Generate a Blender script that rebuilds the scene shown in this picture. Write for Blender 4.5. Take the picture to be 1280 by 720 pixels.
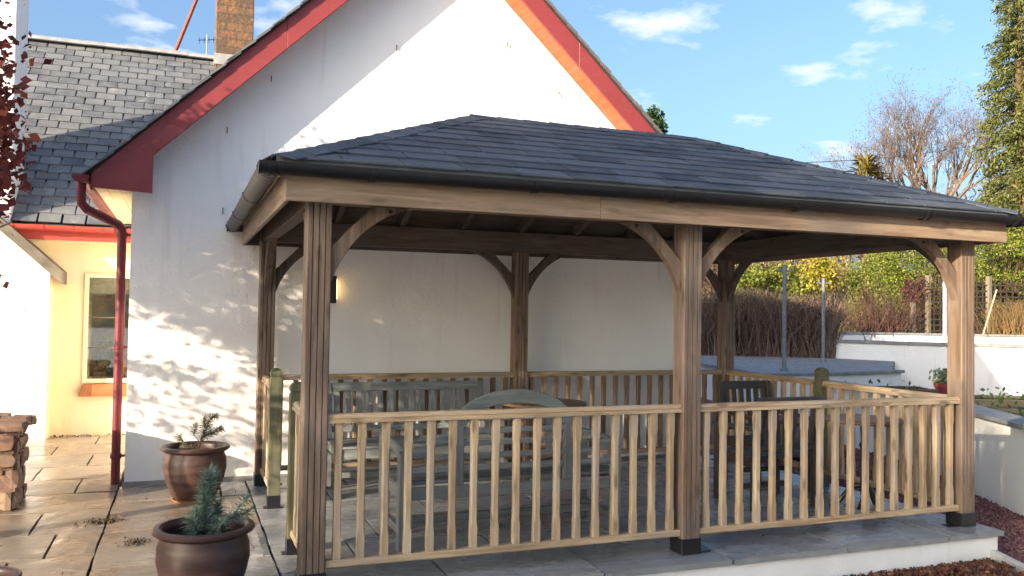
import bpy, bmesh, math, random
import numpy as np
from mathutils import Vector, Matrix
for o in list(bpy.data.objects): bpy.data.objects.remove(o)
S = bpy.context.scene
COL = S.collection
R = math.radians
# ------------------------------------------------------------------ camera
YAW, PIT, ROL = R(20.953), R(1.657), R(.855)
CAM = Vector((-.6887, -4.796, 1.5147))
fw = Vector((math.sin(YAW)*math.cos(PIT), math.cos(YAW)*math.cos(PIT), math.sin(PIT)))
rt = Vector((math.cos(YAW), -math.sin(YAW), 0)); up = rt.cross(fw)
rt2 = rt*math.cos(ROL) + up*math.sin(ROL); up2 = up*math.cos(ROL) - rt*math.sin(ROL)
cd = bpy.data.cameras.new('camera'); cam = bpy.data.objects.new('camera', cd); COL.objects.link(cam)
cam.matrix_world = Matrix(((rt2.x, up2.x, -fw.x, CAM.x), (rt2.y, up2.y, -fw.y, CAM.y), (rt2.z, up2.z, -fw.z, CAM.z), (0, 0, 0, 1)))
cd.sensor_width = 36; cd.lens = 36*1076.56/1280; cd.clip_end = 3000; cd.clip_start = .05
S.camera = cam
# ------------------------------------------------------------------ sun and sky
SUND = Vector((2.05, 1.0, -.60)).normalized()          # direction the light travels
sl = bpy.data.lights.new('sun', 'SUN'); sun = bpy.data.objects.new('sun', sl); COL.objects.link(sun)
sl.energy = 2.2; sl.angle = R(.55); sl.color = (1, .83, .62)
sun.rotation_euler = SUND.to_track_quat('-Z', 'Y').to_euler()
W = bpy.data.worlds.new('World'); S.world = W; W.use_nodes = True
nt = W.node_tree; nt.nodes.clear()
N = lambda t, tree=None: (tree or nt).nodes.new(t)
sky = N('ShaderNodeTexSky'); sky.sky_type = 'NISHITA'; sky.sun_disc = False
sky.sun_elevation = math.asin(-SUND.z); sky.sun_rotation = math.atan2(-SUND.x, -SUND.y) % (2*math.pi)
sky.air_density = 1.0; sky.dust_density = 5.0; sky.ozone_density = 3.4; sky.altitude = 20
SKY = .067
tc = N('ShaderNodeTexCoord'); sep = N('ShaderNodeSeparateXYZ'); nt.links.new(tc.outputs['Generated'], sep.inputs[0])
def wmath(op, a, b=None, clamp=False):
    m = N('ShaderNodeMath'); m.operation = op; m.use_clamp = clamp
    for i, v in enumerate((a, b)):
        if v is None: continue
        if isinstance(v, (int, float)): m.inputs[i].default_value = v
        else: nt.links.new(v, m.inputs[i])
    return m.outputs[0]
zz = wmath('ADD', wmath('MAXIMUM', sep.outputs[2], 0), .12)
cx = wmath('DIVIDE', sep.outputs[0], zz); cy = wmath('DIVIDE', sep.outputs[1], zz)
comb = N('ShaderNodeCombineXYZ'); nt.links.new(cx, comb.inputs[0]); nt.links.new(cy, comb.inputs[1])
n1 = N('ShaderNodeTexNoise'); n1.inputs['Scale'].default_value = 3.3; n1.inputs['Detail'].default_value = 9; n1.inputs['Roughness'].default_value = .55
mp = N('ShaderNodeMapping'); mp.inputs['Location'].default_value = (3.05, 1.35, 0); nt.links.new(comb.outputs[0], mp.inputs[0]); nt.links.new(mp.outputs[0], n1.inputs['Vector'])
cr = N('ShaderNodeValToRGB'); cr.color_ramp.elements[0].position = .56; cr.color_ramp.elements[1].position = .72
nt.links.new(n1.outputs['Fac'], cr.inputs[0])
cfac = wmath('MULTIPLY', cr.outputs[0], .8)
mix = N('ShaderNodeMixRGB'); nt.links.new(cfac, mix.inputs[0]); nt.links.new(sky.outputs[0], mix.inputs[1]); mix.inputs[2].default_value = (3.6, 3.55, 3.6, 1)
bg = N('ShaderNodeBackground'); bg.inputs[1].default_value = SKY; nt.links.new(mix.outputs[0], bg.inputs[0])
wo = N('ShaderNodeOutputWorld'); nt.links.new(bg.outputs[0], wo.inputs[0])
S.view_settings.view_transform = 'Standard'; S.view_settings.look = 'None'; S.view_settings.gamma = 1
S.view_settings.use_curve_mapping = False; S.view_settings.exposure = 2.48
S.render.engine = 'CYCLES'; S.cycles.max_bounces = 8; S.cycles.diffuse_bounces = 5

# ================================================================== helpers
rnd = random.Random(7)
class MB:
    def __init__(s): s.v = []; s.f = []
    def add(s, vs, fs):
        b = len(s.v); s.v += [tuple(v) for v in vs]; s.f += [tuple(b+i for i in f) for f in fs]; return s
    def box(s, x0, x1, y0, y1, z0, z1):
        return s.add([(x0,y0,z0),(x1,y0,z0),(x1,y1,z0),(x0,y1,z0),(x0,y0,z1),(x1,y0,z1),(x1,y1,z1),(x0,y1,z1)],
                     [(3,2,1,0),(4,5,6,7),(0,1,5,4),(1,2,6,5),(2,3,7,6),(3,0,4,7)])
    def bar(s, p0, p1, w, h, upv=(0,0,1)):
        p0, p1, u = Vector(p0), Vector(p1), Vector(upv); d = (p1-p0).normalized(); sd = d.cross(u).normalized(); u = sd.cross(d)
        q = [(-w/2,-h/2),(w/2,-h/2),(w/2,h/2),(-w/2,h/2)]
        vs = [p0+sd*a+u*b for a,b in q] + [p1+sd*a+u*b for a,b in q]
        return s.add(vs, [(0,1,2,3),(7,6,5,4),(0,4,5,1),(1,5,6,2),(2,6,7,3),(3,7,4,0)])
    def prism(s, poly, axis, a0, a1):
        n = len(poly)
        def P(p, a):
            return {'x': (a,p[0],p[1]), 'y': (p[0],a,p[1]), 'z': (p[0],p[1],a)}[axis]
        vs = [P(p,a0) for p in poly]+[P(p,a1) for p in poly]
        return s.add(vs, [tuple(range(n)), tuple(range(2*n-1,n-1,-1))]+[(i,n+i,n+(i+1)%n,(i+1)%n) for i in range(n)])
    def tube(s, pts, r, n=8, cap=True):
        pts = [Vector(p) for p in pts]; rs = r if isinstance(r,(list,tuple)) else [r]*len(pts)
        vs = []; prev = None
        for i, p in enumerate(pts):
            d = (pts[min(i+1,len(pts)-1)]-pts[max(i-1,0)]).normalized()
            if prev is None:
                a = Vector((0,0,1)) if abs(d.z) < .9 else Vector((1,0,0)); sd = d.cross(a).normalized()
            else: sd = (prev - d*prev.dot(d)).normalized()
            prev = sd; u = d.cross(sd)
            vs += [p+(sd*math.cos(t)+u*math.sin(t))*rs[i] for t in [2*math.pi*k/n for k in range(n)]]
        fs = [(i*n+k, i*n+(k+1)%n, (i+1)*n+(k+1)%n, (i+1)*n+k) for i in range(len(pts)-1) for k in range(n)]
        if cap: fs += [tuple(range(n-1,-1,-1)), tuple((len(pts)-1)*n+k for k in range(n))]
        return s.add(vs, fs)
    def lathe(s, prof, n=32, c=(0,0,0), closed=False):
        vs = [(c[0]+r*math.cos(2*math.pi*k/n), c[1]+r*math.sin(2*math.pi*k/n), c[2]+z) for r,z in prof for k in range(n)]
        m = len(prof)
        fs = [(i*n+k, i*n+(k+1)%n, (i+1)*n+(k+1)%n, (i+1)*n+k) for i in range(m-1) for k in range(n)]
        fs += [tuple(range(n-1,-1,-1)), tuple((m-1)*n+k for k in range(n))]
        return s.add(vs, fs)
    def mesh(s, name='mesh', bevel=0, smooth=False, seg=1):
        me = bpy.data.meshes.new(name); me.from_pydata(s.v, [], s.f)
        bm = bmesh.new(); bm.from_mesh(me); bmesh.ops.recalc_face_normals(bm, faces=bm.faces)
        if bevel:
            ed = [e for e in bm.edges if len(e.link_faces)==2 and e.calc_face_angle(0) > .5]
            bmesh.ops.bevel(bm, geom=ed, offset=bevel, segments=seg, affect='EDGES', clamp_overlap=True)
        bm.to_mesh(me); bm.free()
        if smooth:
            for p in me.polygons: p.use_smooth = True
            try: me.set_sharp_from_angle(angle=R(38))
            except Exception: pass
        return me
def npmesh(name, verts, quads):
    me = bpy.data.meshes.new(name); verts = np.asarray(verts, np.float32).reshape(-1,3); quads = np.asarray(quads, np.int32)
    k = quads.shape[1]
    me.vertices.add(len(verts)); me.vertices.foreach_set('co', verts.ravel())
    me.loops.add(quads.size); me.loops.foreach_set('vertex_index', quads.ravel())
    me.polygons.add(len(quads)); me.polygons.foreach_set('loop_start', np.arange(0, quads.size, k, dtype=np.int32))
    me.update(calc_edges=True); return me
def tag(o, label, cat, group=None, kind=None):
    if label: o['label'] = label
    if cat: o['category'] = cat
    if group: o['group'] = group
    if kind: o['kind'] = kind
    return o
def thing(name, label, cat, loc=(0,0,0), rz=0, group=None):
    o = bpy.data.objects.new(name, None); COL.objects.link(o); o.empty_display_size = .1
    o.location = loc; o.rotation_euler = (0,0,rz); return tag(o, label, cat, group)
def link(name, me, m, parent=None, loc=None):
    o = bpy.data.objects.new(name, me); COL.objects.link(o)
    if m is not None and not me.materials: me.materials.append(m)
    if parent is not None: o.parent = parent
    if loc is not None: o.location = loc
    return o
def part(name, mb, m, parent, bevel=0, smooth=False, seg=1):        # geometry in the parent's own frame
    return link(name, mb.mesh(name, bevel, smooth, seg), m, parent)
def wpart(name, mb, m, parent, bevel=0, smooth=False, seg=1):       # geometry in world coordinates, parent is an unrotated Empty
    o = link(name, mb.mesh(name, bevel, smooth, seg), m, parent); o.location = -parent.location; return o
def struct(name, me, m, parent=None):
    o = link(name, me, m, parent)
    if parent is None: o['kind'] = 'structure'
    return o
def B(*a): return MB().box(*a)

# ================================================================== materials
MATS = {}
class NB:                                                            # tiny node builder
    def __init__(s, name):
        s.m = bpy.data.materials.new(name); s.m.use_nodes = True; s.t = s.m.node_tree; s.t.nodes.clear()
        s.out = s.n('ShaderNodeOutputMaterial'); s.b = s.n('ShaderNodeBsdfPrincipled'); s.l(s.b.outputs[0], s.out.inputs[0])
    def n(s, t): return s.t.nodes.new(t)
    def l(s, a, b): s.t.links.new(a, b)
    def math(s, op, a, b=None, clamp=False):
        m = s.n('ShaderNodeMath'); m.operation = op; m.use_clamp = clamp
        for i, v in enumerate((a,b)):
            if v is None: continue
            if isinstance(v,(int,float)): m.inputs[i].default_value = v
            else: s.l(v, m.inputs[i])
        return m.outputs[0]
    def coord(s, scale=(1,1,1), rand=True, kind='Object'):
        tc = s.n('ShaderNodeTexCoord'); mp = s.n('ShaderNodeMapping'); mp.inputs['Scale'].default_value = scale
        s.l(tc.outputs[kind], mp.inputs[0])
        if rand:
            oi = s.n('ShaderNodeObjectInfo'); c = s.n('ShaderNodeCombineXYZ')
            for i, k in enumerate((37.1, 53.7, 71.3)): s.l(s.math('MULTIPLY', oi.outputs['Random'], k), c.inputs[i])
            s.l(c.outputs[0], mp.inputs['Location'])
        return mp.outputs[0]
    def noise(s, vec, scale=1, detail=4, rough=.55, dist=0):
        t = s.n('ShaderNodeTexNoise'); s.l(vec, t.inputs['Vector'])
        t.inputs['Scale'].default_value = scale; t.inputs['Detail'].default_value = detail; t.inputs['Roughness'].default_value = rough; t.inputs['Distortion'].default_value = dist
        return t.outputs['Fac']
    def ramp(s, fac, stops):
        r = s.n('ShaderNodeValToRGB'); e = r.color_ramp.elements
        while len(e) < len(stops): e.new(.5)
        for k, (p, c) in zip(e, stops):
            k.position = p; k.color = (c if len(c)==4 else (*c,1)) if isinstance(c,(tuple,list)) else (c,c,c,1)
        s.l(fac, r.inputs[0]); return r.outputs[0]
    def mix(s, fac, a, b, mode='MIX'):
        m = s.n('ShaderNodeMixRGB'); m.blend_type = mode
        for i, v in enumerate((fac,a,b)):
            if isinstance(v,(int,float)): m.inputs[i].default_value = v if i==0 else (v,v,v,1)
            elif isinstance(v,(tuple,list)): m.inputs[i].default_value = (*v[:3],1)
            else: s.l(v, m.inputs[i])
        return m.outputs[0]
    def rand(s): return s.n('ShaderNodeObjectInfo').outputs['Random']
    def island(s): return s.n('ShaderNodeNewGeometry').outputs['Random Per Island']
    def bump(s, h, strength=.3, dist=.01):
        b = s.n('ShaderNodeBump'); b.inputs['Strength'].default_value = strength; b.inputs['Distance'].default_value = dist
        s.l(h, b.inputs['Height']); s.l(b.outputs[0], s.b.inputs['Normal'])
    def fin(s, col, rough=.7, spec=.4):
        if isinstance(col,(tuple,list)): s.b.inputs['Base Color'].default_value = (*col,1)
        else: s.l(col, s.b.inputs['Base Color'])
        if isinstance(rough,(int,float)): s.b.inputs['Roughness'].default_value = rough
        else: s.l(rough, s.b.inputs['Roughness'])
        s.b.inputs['Specular IOR Level'].default_value = spec
        return s.m
def wood(name, dark, mid, light, axis, rough=.72, green=None, knots=.5):
    key = name+axis
    if key in MATS: return MATS[key]
    b = NB(key); sc = {'x': (1.1,15,15), 'y': (15,1.1,15), 'z': (15,15,1.1)}[axis]
    v = b.coord(sc); g = b.noise(v, 1.6, 7, .6, .8)
    col = b.ramp(g, [(.3,dark),(.5,mid),(.72,light)])
    v2 = b.coord((1,1,1)); blot = b.noise(v2, 3.5, 3)
    col = b.mix(b.ramp(blot, [(.4,0.),(.75,.35)]), col, tuple(c*.62 for c in mid))
    if green: col = b.mix(b.ramp(b.noise(v2, 2.3, 4), [(.48,0.),(.66,.55)]), col, green)
    sk = {'x': (2.2,7,7), 'y': (7,2.2,7), 'z': (7,7,2.2)}[axis]
    vk = b.n('ShaderNodeTexVoronoi'); b.l(b.coord(sk), vk.inputs['Vector']); vk.inputs['Scale'].default_value = 1.9
    col = b.mix(b.ramp(vk.outputs['Distance'], [(.12,knots),(.26,0.)]), col, tuple(c*.28 for c in dark))
    col = b.mix(b.math('MULTIPLY', b.rand(), .42), col, tuple(c*.55 for c in mid))
    col = b.mix(b.ramp(b.noise(b.coord((1,1,1)), 1.4, 3), [(.45,0.),(.7,.45)]), col, tuple(sum(mid)/3*k for k in (1.05,1.0,.95)))
    b.bump(g, .5, .005); MATS[key] = b.fin(col, rough, .35); return MATS[key]
def plain(name, col, rough=.6, spec=.4, var=.25, scale=6, bump=.1, bscale=60, bd=.003, metal=0):
    if name in MATS: return MATS[name]
    b = NB(name); v = b.coord(); c = b.mix(b.ramp(b.noise(v, scale, 5), [(.35,0.),(.7,1.)]), tuple(x*(1-var) for x in col), tuple(min(1,x*(1+var*.6)) for x in col))
    if bump: b.bump(b.noise(v, bscale, 3), bump, bd)
    b.b.inputs['Metallic'].default_value = metal
    MATS[name] = b.fin(c, rough, spec); return MATS[name]
def render_wall(name, col, stain=(.55,.5,.42), amt=.25):
    b = NB(name); v = b.coord(rand=False)
    c = b.mix(b.ramp(b.noise(v, 1.1, 6, .6), [(.4,0.),(.75,amt)]), col, tuple(x*.86 for x in col))
    sv = b.coord((5,5,.5), rand=False); c = b.mix(b.ramp(b.noise(sv, 1.3, 5), [(.58,0.),(.8,amt*.8)]), c, stain)
    b.bump(b.math('ADD', b.noise(v, 55, 4), b.math('ADD', b.math('MULTIPLY', b.noise(v, 7, 4), 2.6), b.math('MULTIPLY', b.noise(v, 2.3, 3), 5))), .45, .008)
    return b.fin(c, .85, .25)
M_white = render_wall('white render', (.89,.885,.875), (.58,.54,.48), .55)
M_cream = render_wall('bounce warmed cream', (.80,.66,.42), (.6,.46,.26), .2)  # cream base carries the warm light bounced onto these shaded walls
M_plinth = render_wall('plinth render', (.74,.75,.74), (.4,.42,.4), .5)
def red_paint(name, col):
    b = NB(name); v = b.coord(rand=False); c = b.mix(b.ramp(b.noise(v, 4, 5), [(.4,0.),(.75,.3)]), col, tuple(x*.6 for x in col))
    c = b.mix(b.ramp(b.noise(v, 26, 5, .7), [(.64,0.),(.70,.55)]), c, tuple(x*.45+.04 for x in col)); c = b.mix(b.ramp(b.noise(b.coord((2,2,9), False), 2.4, 5), [(.55,0.),(.8,.4)]), c, tuple(x*.7+.06 for x in col))
    b.bump(b.noise(b.coord((3,3,3)), 12, 4), .15, .003); return b.fin(c, b.ramp(b.noise(v, 8, 4), [(.3,.38),(.7,.62)]), .4)
M_red = red_paint('red painted timber', (.25,.042,.046))
M_redpipe = red_paint('maroon pipe', (.15,.018,.026))
M_orange = wood('verge soffit timber', (.30,.08,.025), (.44,.125,.04), (.52,.17,.06), 'y', .6, None, .1)
def slate(name, lo, hi, lichen=.4, rough=.5):
    b = NB(name); v = b.coord(); r = b.rand()
    c = b.mix(r, lo, hi); c = b.mix(b.ramp(b.noise(v, 5, 5), [(.35,0.),(.75,.6)]), c, tuple(x*1.5 for x in hi))
    c = b.mix(b.ramp(b.noise(v, 2.2, 6, .7), [(.63,0.),(.68,lichen)]), c, (.42,.42,.38))
    b.bump(b.noise(v, 22, 5), .4, .004); return b.fin(c, rough, .5)
M_slate = slate('roof slate', (.085,.09,.10), (.17,.175,.18))
M_slate_stuff = slate('roof slate field', (.09,.095,.105), (.12,.125,.13))
M_shingle = None
def shingle():
    b = NB('felt shingle'); v = b.coord(); c = b.mix(b.rand(), (.018,.027,.046), (.062,.079,.112))
    c = b.mix(b.ramp(b.noise(v, 3, 6, .7), [(.4,0.),(.8,.7)]), c, (.10,.11,.125))
    c = b.mix(b.ramp(b.noise(v, 300, 2), [(.62,0.),(.7,.35)]), c, (.22,.22,.22))
    b.bump(b.noise(v, 240, 2), .5, .003); return b.fin(c, .78, .35)
M_shingle = shingle()
PINE_D, PINE_M, PINE_L = (.23,.15,.085), (.42,.31,.19), (.57,.445,.29)
def pine(ax): return wood('treated pine', PINE_D, PINE_M, PINE_L, ax, .65, None, .7)
def post(ax): return wood('brown stained post', (.085,.054,.038), (.19,.13,.09), (.30,.215,.155), ax, .68, None, .5)
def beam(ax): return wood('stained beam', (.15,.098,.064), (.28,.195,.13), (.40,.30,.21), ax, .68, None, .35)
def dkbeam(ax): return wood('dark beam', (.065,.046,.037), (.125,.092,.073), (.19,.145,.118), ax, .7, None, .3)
def green_post(ax): return wood('weathered green post', (.06,.06,.035), (.12,.115,.065), (.19,.175,.105), ax, .75, (.07,.095,.05), .5)
def grey_teak(ax): return wood('weathered teak', (.09,.10,.10), (.20,.215,.21), (.33,.35,.34), ax, .75, (.11,.15,.11), .3)
def dark_teak(ax): return wood('dark teak', (.028,.024,.022), (.055,.047,.042), (.11,.10,.095), ax, .55, None, .15)
def brown_top(ax): return wood('brown table', (.09,.05,.03), (.17,.10,.06), (.26,.17,.11), ax, .5, None, .2)
M_black = plain('black powder coat', (.012,.013,.016), .35, .5, .2)
M_pvc = plain('black gutter plastic', (.009,.010,.013), .42, .4, .3, 9, .05)
M_pvcgrey = plain('weathered gutter plastic', (.045,.043,.040), .5, .4, .35, 14, .15)
def paving(name, cols, rough=.6):
    b = NB(name); v = b.coord(); c = b.ramp(b.rand(), [(i/(len(cols)-1), k) for i, k in enumerate(cols)])
    c = b.mix(b.ramp(b.noise(v, 2.6, 7, .65, 1.2), [(.35,0.),(.72,.7)]), c, tuple(x*.62 for x in cols[0]))
    c = b.mix(b.ramp(b.noise(v, 1.3, 4), [(.5,0.),(.75,.5)]), c, tuple(min(1,x*1.35) for x in cols[-1]))
    c = b.mix(b.ramp(b.noise(v, 9, 6, .7), [(.6,0.),(.75,.45)]), c, (.07,.06,.05))
    wv = b.n('ShaderNodeTexNoise'); b.l(b.coord((2.2,5.5,3)), wv.inputs['Vector']); wv.inputs['Scale'].default_value = 1.3; wv.inputs['Detail'].default_value = 7; wv.inputs['Distortion'].default_value = 2.2
    b.bump(wv.outputs['Fac'], .55, .02)
    return b.fin(c, b.ramp(b.noise(v, 2, 3), [(.3,rough-.18),(.7,rough+.1)]), .5)
M_sand = paving('sandstone paving', [(.175,.14,.105),(.28,.22,.165),(.22,.195,.165)], .36)
M_slab = paving('grey slate paving', [(.20,.215,.23),(.29,.30,.31),(.25,.255,.25)], .32)
M_mortar = plain('joint mortar', (.05,.045,.038), .9, .1, .3)
def gravel(name, cols, scale):
    b = NB(name); v = b.coord(rand=False); vo = b.n('ShaderNodeTexVoronoi'); b.l(v, vo.inputs['Vector']); vo.inputs['Scale'].default_value = scale
    sp = b.n('ShaderNodeSeparateColor'); b.l(vo.outputs['Color'], sp.inputs[0])
    c = b.ramp(sp.outputs[0], [(i/(len(cols)-1), k) for i, k in enumerate(cols)])
    c = b.mix(b.ramp(b.noise(v, 1.2, 4), [(.4,0.),(.7,.4)]), c, cols[0])
    b.bump(vo.outputs['Distance'], 1, .02); return b.fin(c, .85, .2)
M_redgravel = gravel('red gravel', [(.11,.045,.045),(.21,.10,.095),(.30,.18,.165),(.14,.06,.06)], 60)
M_greygravel = gravel('grey gravel', [(.16,.165,.17),(.27,.275,.28),(.36,.36,.35),(.2,.2,.2)], 22)
def stones_mat(name, cols, rough=.8, isl=True):
    b = NB(name); r = b.island() if isl else b.rand(); c = b.ramp(r, [(i/(len(cols)-1), k) for i, k in enumerate(cols)])
    v = b.coord(); c = b.mix(b.ramp(b.noise(v, 14, 5), [(.4,0.),(.7,.5)]), c, tuple(x*.5 for x in cols[0])); b.bump(b.noise(v, 30, 4), .5, .006)
    return b.fin(c, rough, .25)
M_redstones = stones_mat('red gravel stones', [(.09,.035,.045),(.17,.075,.085),(.27,.16,.165),(.13,.05,.06)])
M_bark = stones_mat('bark chips', [(.05,.022,.014),(.13,.05,.03),(.20,.085,.05),(.085,.035,.022),(.27,.15,.09)])
M_rubble = stones_mat('rubble stone', [(.17,.10,.075),(.25,.15,.11),(.33,.24,.16),(.20,.115,.095),(.36,.30,.21)], .85, False)
def foliage(name, cols, rough=.6, trans=.25):
    b = NB(name); c = b.ramp(b.island(), [(i/(len(cols)-1), k) for i, k in enumerate(cols)])
    b.fin(c, rough, .3); tr = b.n('ShaderNodeBsdfTranslucent'); b.l(c, tr.inputs[0]); mx = b.n('ShaderNodeMixShader'); mx.inputs[0].default_value = trans
    b.l(b.b.outputs[0], mx.inputs[1]); b.l(tr.outputs[0], mx.inputs[2]); b.l(mx.outputs[0], b.out.inputs[0]); return b.m
def barkm(name, c): return plain(name, c, .85, .2, .4, 9, .6, 30, .01)
F_copper = foliage('copper beech leaf', [(.06,.014,.016),(.15,.033,.028),(.23,.055,.04),(.33,.11,.065)])
F_ever = foliage('dark evergreen leaf', [(.020,.045,.015),(.04,.08,.025),(.06,.10,.03)])
F_conif = foliage('golden conifer spray', [(.04,.06,.016),(.085,.11,.026),(.14,.16,.04),(.20,.185,.06)])
F_ivy = foliage('lit evergreen hedge leaf', [(.05,.08,.013),(.12,.165,.022),(.21,.24,.034),(.28,.27,.06)])
F_gold = foliage('golden shrub leaf', [(.20,.19,.015),(.32,.28,.03),(.38,.34,.05)])
F_purple = foliage('purple shrub leaf', [(.055,.022,.028),(.11,.045,.045),(.14,.08,.05)])
F_brown = foliage('brown hedge leaf', [(.07,.042,.03),(.14,.09,.06),(.22,.145,.095),(.29,.21,.14)])
F_dry = foliage('dry grass', [(.20,.12,.045),(.30,.20,.08),(.38,.27,.13)])
F_needle = foliage('pine needle', [(.10,.16,.13),(.17,.25,.205),(.25,.34,.28)], .5)
F_needle2 = foliage('dull pine needle', [(.12,.125,.07),(.20,.20,.12),(.29,.27,.18)], .5)
B_grey = barkm('grey bark', (.14,.115,.095)); B_brown = barkm('brown bark', (.11,.07,.045)); B_red = barkm('red twig', (.15,.07,.055)); B_stem = barkm('hedge stem', (.12,.07,.055))

# ------------------------------------------------------------------ foliage geometry
rng = np.random.default_rng(11)
def leaf_mesh(name, P, size, mat, parent=None, aspect=1.5, droop=0, out=None, smin=.6, nrm=None):
    P = np.asarray(P, float); n = len(P)
    d = rng.normal(size=(n,3)); d[:,2] -= droop
    if out is not None: d += out
    d /= np.linalg.norm(d,axis=1)[:,None]+1e-9
    q = rng.normal(size=(n,3)); s = np.cross(d,q); s /= np.linalg.norm(s,axis=1)[:,None]+1e-9
    nn = np.cross(d,s)
    L = size*(smin+(1-smin)*2*rng.random(n))[:,None]; w = L/aspect
    v = np.stack([P-d*L*.5, P+s*w*.5-nn*w*.12, P+d*L*.5, P-s*w*.5-nn*w*.12],1)
    return v.reshape(-1,3), np.arange(n*4).reshape(-1,4)
def leaves(name, P, size, mat, parent, **k):
    v, q = leaf_mesh(name, P, size, mat, **k); return link(name, npmesh(name, v, q), mat, parent)
def vnoise(P, f, seed=0):
    r = np.random.default_rng(seed); a = 0
    for i in range(5):
        k = r.normal(size=3)*f*(1+.5*i); a = a + np.sin(P@k + r.random()*6.28)/(1+.4*i)
    return a
def blob(n, c, r, shell=.5, f=2.5, thr=-.3, seed=1):
    P = rng.normal(size=(n*3,3)); P /= np.linalg.norm(P,axis=1)[:,None]
    P *= (shell+(1-shell)*rng.random(len(P)))[:,None]
    P *= (1+.16*vnoise(P, 2.6, seed))[:,None]
    P = P*np.array(r); k = vnoise(P, f, seed+5) > thr
    P = P[k][:n]; return P+np.array(c)
def grow(mb, p, d, L, r, lev, tips, rr, spread=.5, upb=.15, n=3, seg=4, shrink=.68, side=5):
    pts = [Vector(p)]; d = Vector(d).normalized(); rs = [r]
    for i in range(seg):
        d = (d + Vector((rr.gauss(0,.13),rr.gauss(0,.13),rr.gauss(0,.1)+upb*.3))).normalized()
        pts.append(pts[-1]+d*L/seg); rs.append(r*(1-.45*(i+1)/seg))
    mb.tube(pts, rs, side if lev > 1 else 3, False)
    tips.append((pts[-1], d, lev))
    if lev == 0: return
    for k in range(n):
        t = rr.uniform(.35,1.); i = min(seg-1,int(t*seg)); q = pts[i].lerp(pts[i+1], t*seg-i)
        a = Vector((rr.gauss(0,1),rr.gauss(0,1),rr.gauss(0,.6))); nd = (d + a.normalized()*spread*rr.uniform(.7,1.5) + Vector((0,0,upb))).normalized()
        tips.append((q, nd, lev)); grow(mb, q, nd, L*shrink*rr.uniform(.75,1.15), rs[i+1]*.66, lev-1, tips, rr, spread, upb, n, seg, shrink, side)

# ================================================================== ground and paving
M_soil = plain('rough grass', (.07,.075,.03), .95, .1, .5, 1.5, .6, 12, .03)
struct('ground', B(-900,900,-900,900,-.9,-.27).mesh(), M_soil)
patio = struct('patio', B(-3.6,-.125,-6.5,6.55,-.3,-.032).mesh('patio'), M_mortar)
plinth = struct('pavilion_plinth', B(-.122,4.86,-.2,3.249,-.30,-.045).mesh('plinth'), M_plinth)
def slab_mesh(w, l, t=.032, seed=0):
    rr = random.Random(seed); bm = bmesh.new(); n = 5
    def pt(i,j,z): return bm.verts.new((-w/2+w*i/n, -l/2+l*j/n, z))
    top = [[pt(i,j, rr.uniform(-.0022,.0022)) for j in range(n+1)] for i in range(n+1)]
    for i in range(n+1):
        for j in range(n+1):
            v = top[i][j]
            if i in (0,n) : v.co.x += rr.uniform(-.004,.003)*(1 if i else -1); v.co.z -= .004
            if j in (0,n) : v.co.y += rr.uniform(-.004,.003)*(1 if j else -1); v.co.z -= .004
    for i in range(n):
        for j in range(n): bm.faces.new((top[i][j],top[i+1][j],top[i+1][j+1],top[i][j+1]))
    ring = [top[i][0] for i in range(n)]+[top[n][j] for j in range(n)]+[top[i][n] for i in range(n,0,-1)]+[top[0][j] for j in range(n,0,-1)]
    low = [bm.verts.new((v.co.x+rr.uniform(-.003,.003),v.co.y+rr.uniform(-.003,.003),-t)) for v in ring]
    for k in range(len(ring)): bm.faces.new((ring[k],low[k],low[(k+1)%len(ring)],ring[(k+1)%len(ring)]))
    bmesh.ops.recalc_face_normals(bm, faces=bm.faces)
    me = bpy.data.meshes.new('paving_slab'); bm.to_mesh(me); bm.free(); return me
SEED = [0]
def lay(parent, m, x0, x1, y0, y1, g=.014, t=.032, gy=.027):
    SEED[0] += 1
    o = link('paving_slab', slab_mesh(x1-x0-g, y1-y0-gy, t, SEED[0]), m, parent)
    o.location = ((x0+x1)/2, (y0+y1)/2, rnd.uniform(-.0015,.0015)); o.rotation_euler = (rnd.uniform(-.0012,.0012), rnd.uniform(-.0012,.0012), 0)
left_rows = [(5.78,6.5,-1.55),(5.11,5.78,-1.9),(4.38,5.11,-1.5),(3.71,4.38,-1.87),(3.05,3.71,-1.47),(2.38,3.05,-2.1),(1.71,2.38,-1.6),(1.10,1.71,-1.43),(.43,1.10,-1.61),(-.24,.43,-1.3),(-.91,-.24,-1.7)]
for y0, y1, j in left_rows:
    xs = [-3.2, j-.95, j, -1.15] if j > -2.0 else [-3.2, j, -1.15]
    for a, b in zip(xs, xs[1:]):
        if b-a > .12: lay(patio, M_sand, a, b, y0, y1)
for y0, y1, xs in [(2.60,3.246,(-1.15,-.35,-.127)),(1.64,2.60,(-1.15,-.127)),(.75,1.64,(-1.15,-.36,-.127)),(-.15,.75,(-1.15,-.62,-.127)),(-1.05,-.15,(-1.15,-.2))]:
    for a, b in zip(xs, xs[1:]): lay(patio, M_slab if a > -.7 else M_sand, a, b, y0, y1)
ys = [-.235, .36, .96, 1.56, 2.16, 2.76, 3.246]; off = [0, .42, .18, .55, .3, .08]
for k, (y0, y1) in enumerate(zip(ys, ys[1:])):
    x = -.126; first = True
    while x < 4.90:
        nx = min(4.905, x + (.9 if not first else .9-off[k]))
        if 4.905-nx < .2: nx = 4.905
        lay(plinth, M_slab, x, nx, y0, y1, .013, .042, .018); x = nx+.0001; first = False
        if nx >= 4.905: break
struct('red_gravel_path', MB().prism([(4.40,-1.2),(4.865,-.215),(4.865,3.3),(4.45,3.3),(4.45,20),(26,20),(26,-6),(2.6,-6)], 'z', -.26, -.2).mesh(), M_redgravel)
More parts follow.
